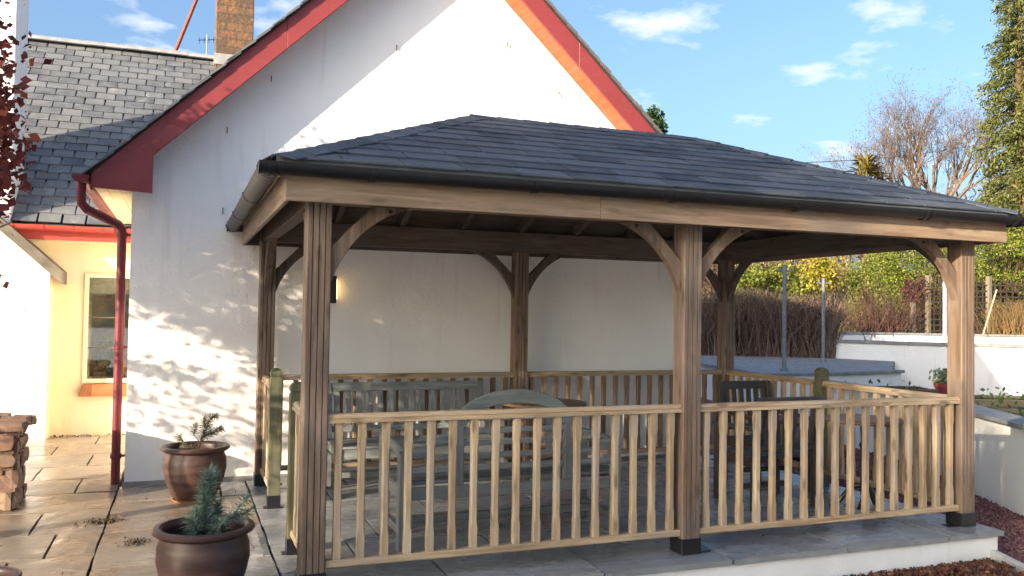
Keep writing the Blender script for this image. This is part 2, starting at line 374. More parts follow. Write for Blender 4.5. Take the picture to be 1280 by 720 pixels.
struct('mulch_bed', MB().prism([(-.1,-.201),(4.77,-.201),(4.36,-1.25),(-.1,-1.25)], 'z', -.262, -.215).mesh(), plain('mulch soil', (.05,.03,.02), .95, .1, .4, 20, .8, 40, .02))
kb = struct('kerb', MB().bar((4.815,-.2,-.2), (2.55,-6,-.2), .055, .12).mesh('kerb', .006), plain('concrete edging', (.5,.5,.48), .8, .3, .25, 12, .3))
struct('bounce_ground', MB().prism([(-60,-60),(60,-60),(60,-6.01),(2.55,-6.01),(4.35,-1.26),(-.12,-1.26),(-.12,-6.51),(-3.61,-6.51),(-3.61,4.0),(-7.5,4.0),(-60,4.0)], 'z', -.268, -.24).mesh(), gravel('pale bounce gravel', [(.45,.43,.40),(.57,.55,.51),(.66,.63,.58),(.50,.48,.44)], 30))  # unseen pale gravel added to bounce fill light in under the roof
def chips(name, n, fn, s, m, flat=.35):
    P = np.array([fn() for _ in range(n)]); A = rng.normal(size=(n,3,3)); ax = np.linalg.qr(A)[0]
    sz = s*(.5+rng.random((n,3)))*np.array([1,.7,flat]); c = np.array([(-1,-1,-1),(1,-1,-1),(1,1,-1),(-1,1,-1),(-1,-1,1),(1,-1,1),(1,1,1),(-1,1,1)],float)
    c = c[None]*(.75+.5*rng.random((n,8,3)))
    v = np.einsum('nij,nkj->nki', ax, c*sz[:,None,:]) + P[:,None,:]
    f = np.array([(3,2,1,0),(4,5,6,7),(0,1,5,4),(1,2,6,5),(2,3,7,6),(3,0,4,7)]); q = (np.arange(n)[:,None,None]*8+f[None]).reshape(-1,4)
    return link(name, npmesh(name, v, q), m)
def bark_pos():
    while True:
        x, y = rnd.uniform(1.5,4.78), rnd.uniform(-1.9,-.22)
        if x > 4.78+ (y+.2)*.39 - .05: continue
        e = min(1, (-.2-y)/.3); return (x, y, -.205+.075*e*(.4+.6*math.exp(-((x-4.2)/.7)**2))*rnd.random()**.5+.03*e*math.sin(x*9+y*7)*.5)
tag(chips('bark_mulch', 11000, bark_pos, .015, M_bark, .25), 'dark red bark chips heaped in the bed before the plinth', None, None, 'stuff')
def peb_pos():
    while True:
        x, y = rnd.uniform(4.9,7.6), rnd.uniform(-1.6,4.2)
        if x < 4.87 and y > -.2: continue
        return (x, y, -.197+rnd.uniform(0,.006))
tag(chips('red_gravel_stones', 20000, peb_pos, .009, M_redstones, .7), 'small red stones of the gravel path beside the pavilion', None, None, 'stuff')
def litter_pos():
    k = rnd.random()
    if k < .45: c = (-1.17+rnd.gauss(0,.05), 1.93+rnd.gauss(0,.03))
    elif k < .6: c = (-.93+rnd.gauss(0,.05), 1.28+rnd.gauss(0,.05))
    elif k < .85: c = (rnd.uniform(-2.1,-1.2), 6.47+rnd.uniform(-.12,.05))
    else: c = (rnd.uniform(-2.2,4.5), rnd.uniform(0,3))
    return (*c, .006+rnd.random()*.004)
lit = chips('leaf_litter', 420, litter_pos, .007, stones_mat('dead leaves', [(.04,.03,.02),(.10,.05,.025),(.07,.07,.05),(.16,.10,.05)]), .15)
tag(lit, 'scattered dead leaves and crumbs of soil on the paving', None, None, 'stuff')

# ================================================================== house
house = thing('house', 'white rendered gabled house with red bargeboards and slate roofs behind the pavilion', 'house', (1.588,3.25,0))
WY = 3.25; AX, AZ = 1.588, 5.52
SLL, SLR = .965, .93
def zl(x): return 2.62+SLL*(x+1.42)          # top of left verge line
def zr_(x): return 4.60-SLR*(x-2.58)
wall = MB(); wall.prism([(-1.11,-.25),(4.40,-.25),(4.40,zr_(4.40)-.14),(AX,AZ-.14),(-1.11,zl(-1.11)-.14)], 'y', WY, 12.0)
wpart('wall', wall, M_white, house)
wpart('base_shadow', B(-1.125,4.415,WY-.012,WY-.0005,-.03,.03), plain('base shadow grey', (.3,.3,.3), .8), house)  # grey strip painting the plinth shadow along the foot of the wall
wing = MB(); wing.prism([(7.0,-.25),(12.4,-.25),(12.4,2.35),(9.5,5.28),(7.0,2.80)], 'x', -7.0, -1.112)
wing.box(-7.0,-1.72,6.55,6.999,-.25,2.45).box(-1.719,-1.112,6.55,6.999,-.25,.66).box(-1.719,-1.112,6.55,6.999,1.86,2.45)
wpart('wing_wall', wing, M_cream, house)
BY0, BY1 = 2.93, 2.965
def barge(poly): return MB().prism(poly, 'y', BY0, BY1)
ins = .27
xm = .12
wpart('bargeboard', barge([(-1.40,zl(-1.40)-.035),(xm,zl(xm)-.035),(xm,zl(xm)-ins-.03),(-.94,zl(-.94)-ins-.03),(-.94,2.465),(-1.395,2.485)]), M_red, house, .003)
wpart('bargeboard', barge([(xm+.001,zl(xm+.001)-.035),(AX,zl(AX)-.035),(AX,zl(AX)-ins-.03),(xm+.001,zl(xm+.001)-ins-.03)]), M_red, house, .003)
xr, xn = 4.72, 2.95
wpart('bargeboard', barge([(xn+.001,zr_(xn+.001)-.035),(xr,zr_(xr)-.035),(xr-.02,2.47),(4.25,2.465),(4.25,zr_(4.25)-ins),(xn+.001,zr_(xn+.001)-ins)]), M_red, house, .003)
wpart('bargeboard', barge([(AX+.001,zr_(AX)-.035),(xn,zr_(xn)-.035),(xn,zr_(xn)-ins),(AX+.001,zr_(AX)-ins)]), M_red, house, .003)
# sloping soffits between bargeboard and wall
def slope_board(x0, x1, zf, dz, y0, y1, t=.018):
    return MB().prism([(x0,zf(x0)-dz),(x1,zf(x1)-dz),(x1,zf(x1)-dz+t),(x0,zf(x0)-dz+t)], 'y', y0, y1)
wpart('verge_soffit', slope_board(AX, 4.25, zr_, ins-.03, BY1+.001, WY-.001), M_orange, house)
wpart('verge_soffit', slope_board(-.94, AX, zl, ins-.03, BY1+.001, WY-.001), M_orange, house)
for i in range(3):
    wpart('eave_soffit', B(-1.385+i*.094,-1.385+i*.094+.09,BY1+.001,6.5,2.492,2.51), M_cream, house, .003)
wpart('eave_fascia', B(-1.41,-1.388,BY1+.001,6.5,2.47,2.60), M_red, house)
# roof decks
def deck(x0, x1, zf, y0, y1):
    return MB().prism([(x0,zf(x0)-.03),(x1,zf(x1)-.03),(x1,zf(x1)-.001-.10),(x0,zf(x0)-.10)], 'y', y0, y1)
M_deck = plain('roof underlay', (.05,.05,.05), .9, .1)
roof = wpart('roof', MB().prism([(-1.42,zl(-1.42)-.02),(AX,AZ-.02),(xr,zr_(xr)-.02),(xr,zr_(xr)-.034),(AX,AZ-.034),(-1.42,zl(-1.42)-.034)], 'y', BY0-.02, 12.0), M_deck, house)
SL_W, SL_E, SL_L = .25, .168, .30
def slate_mesh(w, l, seed, t=.012):
    rr = random.Random(seed); j = lambda a: rr.uniform(-a,a)
    v = [(-w/2+j(.004),0+j(.006),.027+j(.003)),(w/2+j(.004),0+j(.006),.027+j(.003)),(w/2,l,.004),(-w/2,l,.004)]
    v = v+[(x,y,z-t) for x,y,z in v]
    return MB().add(v, [(0,1,2,3),(7,6,5,4),(0,4,5,1),(1,5,6,2),(2,6,7,3),(3,7,4,0)]).mesh('slate')
def frame(o, u, v, n): return Matrix(((u.x,v.x,n.x,o.x),(u.y,v.y,n.y,o.y),(u.z,v.z,n.z,o.z),(0,0,0,1)))
def slate_field(o, u, v, n, wid, hgt, name, parent, keep=lambda c: True, seed=3):
    rr = random.Random(seed); mb = MB(); rows = int(hgt/SL_E); Mx = frame(o,u,v,n)
    for r in range(rows+1):
        x = -(SL_W/2 if r%2 else 0)
        while x < wid:
            a, b = max(x,0)+.003, min(x+SL_W,wid)-.003
            if b-a > .03:
                y = r*SL_E; j = lambda k: rr.uniform(-k,k)
                c = Mx @ Vector(((a+b)/2,y,0))
                if keep(c):
                    l = min(SL_L, hgt-y+.02); q = [(a+j(.006),y+j(.008),.022+j(.004)),(b+j(.006),y+j(.008),.022+j(.004)),(b,y+l,.004),(a,y+l,.004)]
                    q = [Mx@Vector(p) for p in q]+[Mx@Vector((p[0],p[1],p[2]-.010)) for p in q]
                    mb.add(q, [(0,1,2,3),(7,6,5,4),(0,4,5,1),(1,5,6,2),(2,6,7,3),(3,7,4,0)])
            x += SL_W
    ob = link(name, mb.mesh(name), M_slate_stuff, parent); ob['kind'] = 'stuff'; return ob
th = math.atan(SLL); Lh = (AX+1.42)/math.cos(th)
slate_field(Vector((-1.45,12,zl(-1.45)-.018)), Vector((0,-1,0)), Vector((math.cos(th),0,math.sin(th))), Vector((-math.sin(th),0,math.cos(th))), 12-BY0+.05, Lh, 'slates', roof)
th2 = math.atan(SLR); Lh2 = (xr-AX)/math.cos(th2)
slate_field(Vector((xr+.03,BY0-.05,zr_(xr+.03)-.018)), Vector((0,1,0)), Vector((-math.cos(th2),0,math.sin(th2))), Vector((math.sin(th2),0,math.cos(th2))), 12-BY0+.05, Lh2, 'slates', roof, seed=5)
# wing roof
RY, RZ, EY, EZ = 9.5, 5.41, 6.28, 2.46
tw = math.atan2(RZ-EZ, RY-EY); vw = Vector((0,math.cos(tw),math.sin(tw))); nw = Vector((0,-math.sin(tw),math.cos(tw))); Lw = math.hypot(RZ-EZ,RY-EY)
wr = wpart('wing_roof', MB().prism([(EY,EZ-.005),(RY,RZ-.005),(12.7,2.40),(12.7,2.37),(RY,RZ-.03),(EY,EZ-.03)], 'x', -7.0, .9), M_deck, house)
smesh = [slate_mesh(SL_W-.014+.012*(i%3-1)*.5, SL_L, i) for i in range(7)]
for s_ in smesh: s_.materials.append(M_slate)
o0 = Vector((-7.0,EY-.02,EZ-.015)); rows = int(Lw/SL_E)
def own(x, r):
    f = r/rows; return -2.62-.5*f < x < -1.0+1.02*f
for r in range(rows+1):
    for k in range(36):
        x = -7.0+(k+.5+(.5 if r%2 else 0))*SL_W
        if not own(x, r): continue
        y = r*SL_E; o = link('slate', smesh[rnd.randrange(7)], None, wr)
        p = Vector((x,EY-.02,EZ-.005))+vw*(y+rnd.uniform(-.006,.006))
        o.matrix_world = frame(p, Vector((1,0,0)), vw, nw) @ Matrix.Rotation(rnd.uniform(-.012,.012),4,'Z')
slate_field(Vector((-7.0,EY-.02,EZ-.005)), Vector((1,0,0)), vw, nw, 7.6, Lw, 'slates', wr,
            keep=lambda c: not own(c.x, round(((c-Vector((-7.0,EY-.02,EZ-.005))).dot(vw))/SL_E)), seed=9)
M_ridge = plain('lead ridge', (.33,.34,.35), .6, .4, .2, 8, .2)
rid = MB(); prof = [(math.sin(a)*.13, math.cos(a)*.10-.02) for a in [R(-80+20*i) for i in range(9)]]; prof += [(x*.85,z*.82-.012) for x,z in reversed(prof)]
rm = MB().prism(prof, 'x', 0, .448).mesh('ridge_tile', 0, True); rm.materials.append(M_ridge)
for k in range(17):
    o = link('ridge_tile', rm, None, wr); o.location = (-7.0+k*.45, RY, RZ+rnd.uniform(-.004,.004)+.02)
# wing gutter (red), main gutter and downpipe (maroon)
def gutter_prof(r, t=.005, n=10):
    o = [(r*math.cos(a), r*math.sin(a)) for a in [math.pi+math.pi*i/n for i in range(n+1)]]
    return o+[((r-t)*math.cos(a),(r-t)*math.sin(a)) for a in [2*math.pi-math.pi*i/n for i in range(n+1)]]
M_redgut = red_paint('red gutter', (.42,.06,.045))
g = MB().prism([(EY-.07+a,EZ-.03+b) for a,b in gutter_prof(.062)], 'x', -2.75, -1.45); wpart('wing_gutter', g, M_redgut, house, 0, True)
wpart('wing_fascia', B(-7.0,-1.12,EY+.0,EY+.025,EZ-.19,EZ-.035), M_redgut, house)
wpart('wing_soffit', B(-7.0,-1.12,EY+.026,6.549,EZ-.19,EZ-.17), M_cream, house)
for k in range(5):
    gx = -2.5+k*.3; wpart('gutter_bracket', MB().prism([(EY-.07+a*1.12,EZ-.03+b*1.12) for a,b in gutter_prof(.062,.008)], 'x', gx, gx+.03), M_redgut, house)
gx0, gz0 = -1.475, 2.575
gm = wpart('gutter', MB().prism([(gx0+a,gz0+b) for a,b in gutter_prof(.062)], 'y', 2.90, 12.0), M_redpipe, house, 0, True)
part('end_cap', MB().prism([(gx0+.066*math.cos(a),gz0+.066*math.sin(a)) for a in [math.pi+math.pi*i/12 for i in range(13)]], 'y', 2.885, 2.899), M_redpipe, gm)
dp = wpart('downpipe', MB().tube([(gx0,2.98,2.53),(gx0,2.98,2.40),(gx0+.005,2.985,2.355),(gx0+.04,3.0,2.31),(-1.215,3.30,2.225),(-1.188,3.335,2.19),(-1.185,3.34,2.13),(-1.185,3.34,.0)], .037, 14), M_redpipe, house, 0, True)
for z in (2.12,.22,1.15):
    part('bracket', MB().lathe([(.044,0),(.046,.006),(.046,.034),(.044,.04)], 14, (-1.185,3.34,z)).box(-1.165,-1.112,3.33,3.35,z+.01,z+.03), M_redpipe, dp, 0, True)
# wall fixings left on the gable
for (x, z) in [(.02,3.62),(-.35,3.12),(1.17,4.05),(2.30,4.22),(2.87,3.78),(3.35,3.42),(-.37,2.40)]:
    wpart('wall_hook', B(x-.004,x+.004,WY-.02,WY-.001,z,z+.008).box(x-.0035,x+.0035,WY-.02,WY-.013,z-.045,z), plain('rusty iron', (.06,.045,.035), .8), house)
# window in the wing
wx0, wx1, wz0, wz1, wy = -1.719, -1.117, .66, 1.86, 6.55
M_frame = plain('cream frame paint', (.72,.62,.42), .5, .4, .1); M_sill = plain('terracotta sill', (.34,.13,.05), .75, .3, .25, 8, .2)
win = wpart('window', B(wx0-.05,wx0,wy-.03,wy+.0,wz0-.05,wz1+.05).box(wx0,wx1,wy-.03,wy,wz1,wz1+.05).box(wx0,wx1,wy-.03,wy,wz0-.05,wz0), M_frame, house, .004)
part('mullion', B(-1.355,-1.325,wy-.028,wy-.004,wz0,wz1), plain('dark lead bar', (.12,.10,.07), .5), win)
for z in (wz0+.36,wz0+.72): part('glazing_bar', B(wx0,-1.356,wy-.022,wy-.008,z,z+.014), MATS['dark lead bar'], win)
gb = NB('window glass'); gl = gb.n('ShaderNodeBsdfGlossy'); gl.inputs['Roughness'].default_value = .02; tr = gb.n('ShaderNodeBsdfTransparent'); mx = gb.n('ShaderNodeMixShader'); mx.inputs[0].default_value = .78
tr.inputs[0].default_value = (.85,.87,.85,1); gb.l(gl.outputs[0], mx.inputs[1]); gb.l(tr.outputs[0], mx.inputs[2]); gb.l(mx.outputs[0], gb.out.inputs[0])
for a, b in ((wx0,-1.356),(-1.324,wx1)): part('pane', B(a,b,wy-.017,wy-.013,wz0,wz1), gb.m, win)
part('blind', B(wx0,wx1,wy-.009,wy-.006,wz1-.19,wz1), plain('cream blind', (.62,.55,.38), .8), win)
wpart('window_sill', MB().prism([(-1.80,.46),(-1.114,.46),(-1.114,.60),(-1.76,.60)], 'y', wy-.10, wy-.001), M_sill, house, .006)
part('room_back', B(wx0+.002,wx1-.002,6.985,6.995,wz0+.002,wz1-.002), plain('dim interior', (.30,.27,.22), .8, .2, .6, 3), win)
part('vase', MB().lathe([(.04,0),(.075,.06),(.07,.13),(.025,.22),(.035,.27)], 14, (-1.36,6.80,wz0+.001)), plain('orange vase', (.55,.2,.06), .4), win, 0, True)
leaves('house_plant', blob(260, (-1.52,6.82,wz0+.24), (.16,.1,.22)), .07, foliage('house plant leaf', [(.06,.12,.03),(.14,.22,.06)]), win)
# chimney on the wing ridge
def stone_block():
    b = NB('old chimney stone'); v = b.coord(rand=False); br = b.n('ShaderNodeTexBrick'); b.l(b.coord((1,1,1),False,'Object'), br.inputs['Vector'])
    rot = b.n('ShaderNodeMapping'); rot.inputs['Rotation'].default_value = (R(90),0,0); tc = b.n('ShaderNodeTexCoord'); b.l(tc.outputs['Object'], rot.inputs[0]); b.l(rot.outputs[0], br.inputs['Vector'])
    br.inputs['Scale'].default_value = 1; br.inputs['Brick Width'].default_value = .27; br.inputs['Row Height'].default_value = .13; br.inputs['Mortar Size'].default_value = .012
    br.inputs['Color1'].default_value = (.23,.12,.065,1); br.inputs['Color2'].default_value = (.13,.08,.055,1); br.inputs['Mortar'].default_value = (.10,.08,.06,1)
    c = b.mix(b.ramp(b.noise(v, 5, 6, .7), [(.42,0.),(.7,.8)]), br.outputs['Color'], (.085,.07,.055)); c = b.mix(b.ramp(b.noise(v, 9, 4), [(.6,0.),(.72,.6)]), c, (.32,.19,.08))
    b.bump(b.noise(v, 18, 5), .8, .02); return b.fin(c, .9, .2)
chs = wpart('chimney', B(-.30,.26,9.22,9.78,5.0,6.95).box(-.35,.31,9.17,9.83,6.95,7.1), stone_block(), house, .012)
part('flashing', B(-.315,.275,9.205,9.795,5.30,5.47), M_ridge, chs)
# porch at the far left
porch = thing('porch', 'low white gabled porch with grey coping beside the cream wing', 'porch', (-3.0,6.3,0))
def zp(x): return 1.93+.92*(-2.0-x)
wpart('wall', MB().prism([(-2.10,-.25),(-2.10,zp(-2.1)-.05),(-3.2,zp(-3.2)-.05),(-4.3,zp(-2.1)-.05),(-4.3,-.25)], 'y', 6.23, 6.549), M_white, porch)
wpart('return_face', B(-2.099,-2.092,6.24,6.549,-.05,zp(-2.1)-.06), M_cream, porch)  # cream sheet puts reflected warm light into the white porch's shaded side
cop = plain('grey coping timber', (.16,.14,.11), .7, .3, .4, 5, .4)
wpart('coping', MB().prism([(-1.96,zp(-1.96)-.13),(-1.96,zp(-1.96)+.02),(-3.2,zp(-3.2)+.02),(-3.2,zp(-3.2)-.13)], 'y', 6.13, 6.546), cop, porch, .006)
wpart('coping', MB().prism([(-4.44,zp(-1.96)-.13),(-3.201,zp(-3.2)-.13),(-3.201,zp(-3.2)+.02),(-4.44,zp(-1.96)+.02)], 'y', 6.13, 6.546), cop, porch, .006)
stack = thing('white_chimney_stack', 'tall white rendered chimney stack rising at the left edge before the slate roof', 'chimney', (-3.0,6.7,2.0))
wpart('shaft', B(-3.5,-2.51,6.245,7.0,2.0,5.72), M_white, stack, .01)
wpart('cap', B(-3.56,-2.45,6.19,7.06,5.72,5.86), M_white, stack, .01)
pole = MB().tube([(-1.10,13.0,5.95),(-.57,13.0,7.53),(-.25,13.0,8.5)], .035, 8)
tag(link('leaning_pole', pole.mesh('leaning_pole', 0, True), plain('rust red pole', (.30,.07,.04), .7)), 'thin rust red pole leaning up behind the slate roof ridge', 'pole')
ant = thing('aerial', 'small dark aerial on the ridge beside the stone chimney', 'aerial', (-.42,9.5,5.5))
part('mast', MB().tube([(0,0,0),(0,0,.32)], .008, 6), M_black, ant); part('boom', MB().bar((-.13,0,.22),(.12,0,.26),.01,.01), M_black, ant)
for i in range(4): part('element', MB().bar((-.11+i*.07,-.07,.22+i*.012),(-.11+i*.07,.07,.22+i*.012),.007,.007).bar((-.11+i*.07,0,.17+i*.012),(-.11+i*.07,0,.27+i*.012),.007,.007,(0,1,0)), M_black, ant)
lamp = thing('wall_lamp', 'small black box wall lamp glowing warm on the white gable wall', 'lamp', (.63,3.25,1.58))
wpart('body', B(.575,.635,3.16,3.249,1.58,1.83), M_black, lamp, .004)
em = NB('lamp glow'); em.b.inputs['Emission Color'].default_value = (1,.62,.25,1); em.b.inputs['Emission Strength'].default_value = .8
M_glow = em.fin((1,.8,.5), .5)
for xx in (.566,.636): wpart('lens', B(xx,xx+.008,3.17,3.235,1.62,1.80), M_glow, lamp)

# ================================================================== pavilion
PW, PD, PH, PP = 4.73, 2.965, 2.10, .133
pav = thing('pavilion', 'open timber pavilion with grey shingled hip roof and baluster railings on a raised plinth', 'pavilion', (PW/2,PD/2,0))
h = PP/2
def post_mesh():
    gr = [-.034,0,.034]; gw, gd = .004, .011; c = .006
    poly = [(-h+c,-h)]
    for g_ in gr: poly += [(g_-gw,-h),(g_,-h+gd),(g_+gw,-h)]
    poly += [(h-c,-h),(h,-h+c),(h,h-c),(h-c,h)]
    for g_ in reversed(gr): poly += [(g_+gw,h),(g_,h-gd),(g_-gw,h)]
    poly += [(-h+c,h),(-h,h-c),(-h,-h+c)]
    return MB().prism(poly, 'z', .085, PH-.001).mesh('post')
pm = post_mesh(); pm.materials.append(post('z'))
shoe = MB().box(-h-.006,h+.006,-h-.006,h+.006,.002,.10).mesh('metal_shoe', .003); shoe.materials.append(M_black)
flange = MB().box(-.045,.045,-.04,.04,.002,.010).mesh('flange', .002); flange.materials.append(M_black)
for i, (x, y) in enumerate([(0,0),(PW/2,0),(PW,0),(0,PD),(PW/2,PD),(PW,PD)]):
    o = link('post', pm, None, pav); o.location = Vector((x,y,0))-pav.location
    s_ = link('metal_shoe', shoe, None, o)
    for dx in ((h+.05) if x < PW-1 else (-h-.05),):
        f_ = link('flange', flange, None, o); f_.location = (dx,-.01,0)
# ring beam
bz0, bz1 = PH, 2.29
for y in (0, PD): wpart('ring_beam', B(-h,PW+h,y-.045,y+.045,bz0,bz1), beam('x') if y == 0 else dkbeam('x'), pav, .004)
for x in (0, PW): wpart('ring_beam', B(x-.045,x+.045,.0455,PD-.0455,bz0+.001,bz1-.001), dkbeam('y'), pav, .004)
# curved braces
def brace(sx):
    up_ = [(0,1.865),(.235,PH+.0)]; curve = []
    p0, p1, p2 = (.44,PH), (.115,1.99), (0,1.655)
    for i in range(11):
        t = i/10; curve.append(tuple((1-t)**2*a+2*t*(1-t)*b+t*t*c for a,b,c in zip(p0,p1,p2)))
    return [(sx*a,b) for a,b in up_+[(.30,PH+.0)]+curve]
bm_x = {s_: MB().prism(brace(s_), 'y', -.03, .03).mesh('brace', .004) for s_ in (-1,1)}
bm_y = {s_: MB().prism(brace(s_), 'x', -.03, .03).mesh('brace', .004) for s_ in (-1,1)}
bolt = MB().lathe([(.013,0),(.013,.004),(.006,.008)], 10).mesh('bolt'); bolt.materials.append(M_black)
def put_brace(me, x, y, m):
    o = link('brace', me.copy(), m, pav); o.location = Vector((x,y,-.001))-pav.location
    return o
for y in (0, PD):
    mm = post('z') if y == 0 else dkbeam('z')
    for x, ss in ((0,(1,)),(PW/2,(-1,1)),(PW,(-1,))):
        for s_ in ss:
            o = put_brace(bm_x[s_], x+s_*h, y, mm)
            b_ = link('bolt', bolt, None, o); b_.location = (s_*.33,-.03,2.075); b_.rotation_euler = (R(90),0,0)
for x in (0, PW):
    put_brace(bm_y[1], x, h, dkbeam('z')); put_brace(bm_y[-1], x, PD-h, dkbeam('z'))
# fascia
OV = .20; fz0, fz1 = 2.08, 2.287
fx = [-OV, 1.62, PW+OV]
for a, b in zip(fx, fx[1:]): wpart('fascia_board', B(a,b-.002,-OV-.024,-OV,fz0,fz1), beam('x'), pav, .003)
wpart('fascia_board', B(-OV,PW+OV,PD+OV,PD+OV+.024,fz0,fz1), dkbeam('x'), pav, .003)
wpart('fascia_board', B(-OV,-OV+.024,-OV+.001,PD+OV-.001,fz0+.001,fz1-.001), beam('y'), pav, .003)
wpart('fascia_board', B(PW+OV-.024,PW+OV,-OV+.001,PD+OV-.001,fz0+.001,fz1-.001), beam('y'), pav, .003)
# roof planes
EV = .245; ez = 2.297; rz_ = 3.02; RX0, RX1, RYY = 1.37, PW-1.37, PD/2
A_, B_, C_, D_ = Vector((-EV,-EV,ez)), Vector((PW+EV,-EV,ez)), Vector((PW+EV,PD+EV,ez)), Vector((-EV,PD+EV,ez))
E_, F_ = Vector((RX0,RYY,rz_)), Vector((RX1,RYY,rz_))
t_ = Vector((0,0,.018))
dk = MB(); vs = [A_,B_,C_,D_,E_,F_]
dk.add(vs+[v-t_ for v in vs], [(0,1,5,4),(1,2,5),(2,3,4,5),(3,0,4),(6,10,11,7),(7,11,8),(8,11,10,9),(9,10,6),(0,6,7,1),(1,7,8,2),(2,8,9,3),(3,9,6,0)])
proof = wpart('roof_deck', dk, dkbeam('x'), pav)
# rafters under the deck
def rafter(p0, p1, w=.045, hh=.09):
    p0, p1 = Vector(p0), Vector(p1); off = Vector((0,0,-.019-hh/2/ max(.2,((p1-p0).normalized().xy.length)))); return MB().bar(p0+off, p1+off, w, hh)
def roofz(d): return ez+(rz_-ez)*(d+EV)/(RYY+EV)
for k in range(1,8):
    x = PW*k/8
    for y0, s_ in ((-OV+.003,1),(PD+OV-.003,-1)):
        ye = RYY-s_*.03; lim = RYY
        if x < RX0 : lim = (x+EV)/(RX0+EV)*(RYY+EV)-EV
        if x > RX1 : lim = (PW-x+EV)/(RX0+EV)*(RYY+EV)-EV
        y1 = (lim-.04) if s_ > 0 else PD-(lim-.04)
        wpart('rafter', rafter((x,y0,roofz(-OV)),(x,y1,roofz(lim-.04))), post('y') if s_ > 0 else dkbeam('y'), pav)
for k in range(1,5):
    y = PD*k/5
    for x0, s_ in ((-OV+.025,1),(PW+OV-.025,-1)):
        lim = (min(y,PD-y)+EV)/(RYY+EV)*(RX0+EV)-EV
        def rzx(d): return ez+(rz_-ez)*(d+EV)/(RX0+EV)
        x1 = lim-.05 if s_ > 0 else PW-lim+.05
        wpart('rafter', rafter((x0,y,rzx(-OV)),(x1,y,rzx(lim-.05))), dkbeam('x'), pav)
for p, q in ((A_,E_),(D_,E_),(B_,F_),(C_,F_)):
    d = (q-p); wpart('hip_rafter', rafter(p+d*.04,q-d*.01,.045,.11), dkbeam('x'), pav)
wpart('ridge_board', B(RX0+.03,RX1-.03,RYY-.02,RYY+.02,rz_-.18,rz_-.025), dkbeam('x'), pav)
# felt shingles, each tab a piece
def clip(poly, a, b):                                             # keep the left of a->b
    out = []; n = len(poly); sd = lambda p: (b[0]-a[0])*(p[1]-a[1])-(b[1]-a[1])*(p[0]-a[0])
    for i in range(n):
        p, q = poly[i], poly[(i+1)%n]; sp, sq = sd(p), sd(q)
        if sp >= 0: out.append(p)
        if (sp >= 0) != (sq >= 0):
            t = sp/(sp-sq); out.append((p[0]+(q[0]-p[0])*t, p[1]+(q[1]-p[1])*t))
    return out
def shingle_slope(o, u, v, n, outline, name, joined, tab=.333, rw=.175, seed=1):
    rr = random.Random(seed); Mx = frame(o,u,v,n); H = max(p[1] for p in outline); Wd = max(p[0] for p in outline); mbj = MB(); r = 0
    while r*rw < H:
        x = -rr.choice((.0,.11,.22))-tab*.5*(r%2); y0 = r*rw-(.03 if r == 0 else 0)
        while x < Wd:
            poly = [(x+.0045,y0+rr.uniform(-.004,.004)),(x+tab-.0045,y0+rr.uniform(-.004,.004)),(x+tab-.0045,r*rw+rw+.03),(x+.0045,r*rw+rw+.03)]
            m = len(outline)
            for i in range(m):
                if r == 0 and outline[i][1] == 0 and outline[(i+1)%m][1] == 0: continue
                poly = clip(poly, outline[i], outline[(i+1)%m])
                if len(poly) < 3: break
            if len(poly) >= 3 and max(p[0] for p in poly)-min(p[0] for p in poly) > .02:
                lift = rr.uniform(0,.003); w = lambda yy: .014+lift-.010*max(0,(yy-y0))/(rw+.03)
                top = [(p[0],p[1],w(p[1])) for p in poly]; bot = [(p[0],p[1],w(p[1])-.008) for p in poly]; k = len(poly)
                fs = [tuple(range(k)),tuple(range(2*k-1,k-1,-1))]+[(i,k+i,k+(i+1)%k,(i+1)%k) for i in range(k)]
                if joined: mbj.add([Mx@Vector(p) for p in top+bot], fs)
                else:
                    c = Vector((poly[0][0],poly[0][1],0)); ob = link('shingle', MB().add([Vector(p)-c for p in top+bot], fs).mesh('shingle'), M_shingle, proof)
                    ob.matrix_world = frame(Mx@c,u,v,n)
            x += tab
        r += 1
    if joined:
        ob = link('shingles', mbj.mesh('shingles'), M_shingle, proof); ob['kind'] = 'stuff'
vf = Vector((0,RYY+EV,rz_-ez)); Hf = vf.length; vf.normalize(); nf = Vector((1,0,0)).cross(vf)
Wf = PW+2*EV; oi_ = RX0+EV
shingle_slope(A_, Vector((1,0,0)), vf, nf, [(0,0),(Wf,0),(Wf-oi_,Hf),(oi_,Hf)], 'front', False, seed=2)
vb = Vector((0,-(RYY+EV),rz_-ez)).normalized(); shingle_slope(C_, Vector((-1,0,0)), vb, Vector((-1,0,0)).cross(vb), [(0,0),(Wf,0),(Wf-oi_,Hf),(oi_,Hf)], 'back', True, seed=3)
vl = Vector((RX0+EV,0,rz_-ez)); Hl = vl.length; vl.normalize(); Wl = PD+2*EV
shingle_slope(D_, Vector((0,-1,0)), vl, Vector((0,-1,0)).cross(vl), [(0,0),(Wl,0),(Wl/2,Hl)], 'left', False, seed=4)
vr = Vector((-(RX0+EV),0,rz_-ez)).normalized(); shingle_slope(B_, Vector((0,1,0)), vr, Vector((0,1,0)).cross(vr), [(0,0),(Wl,0),(Wl/2,Hl)], 'right', True, seed=5)
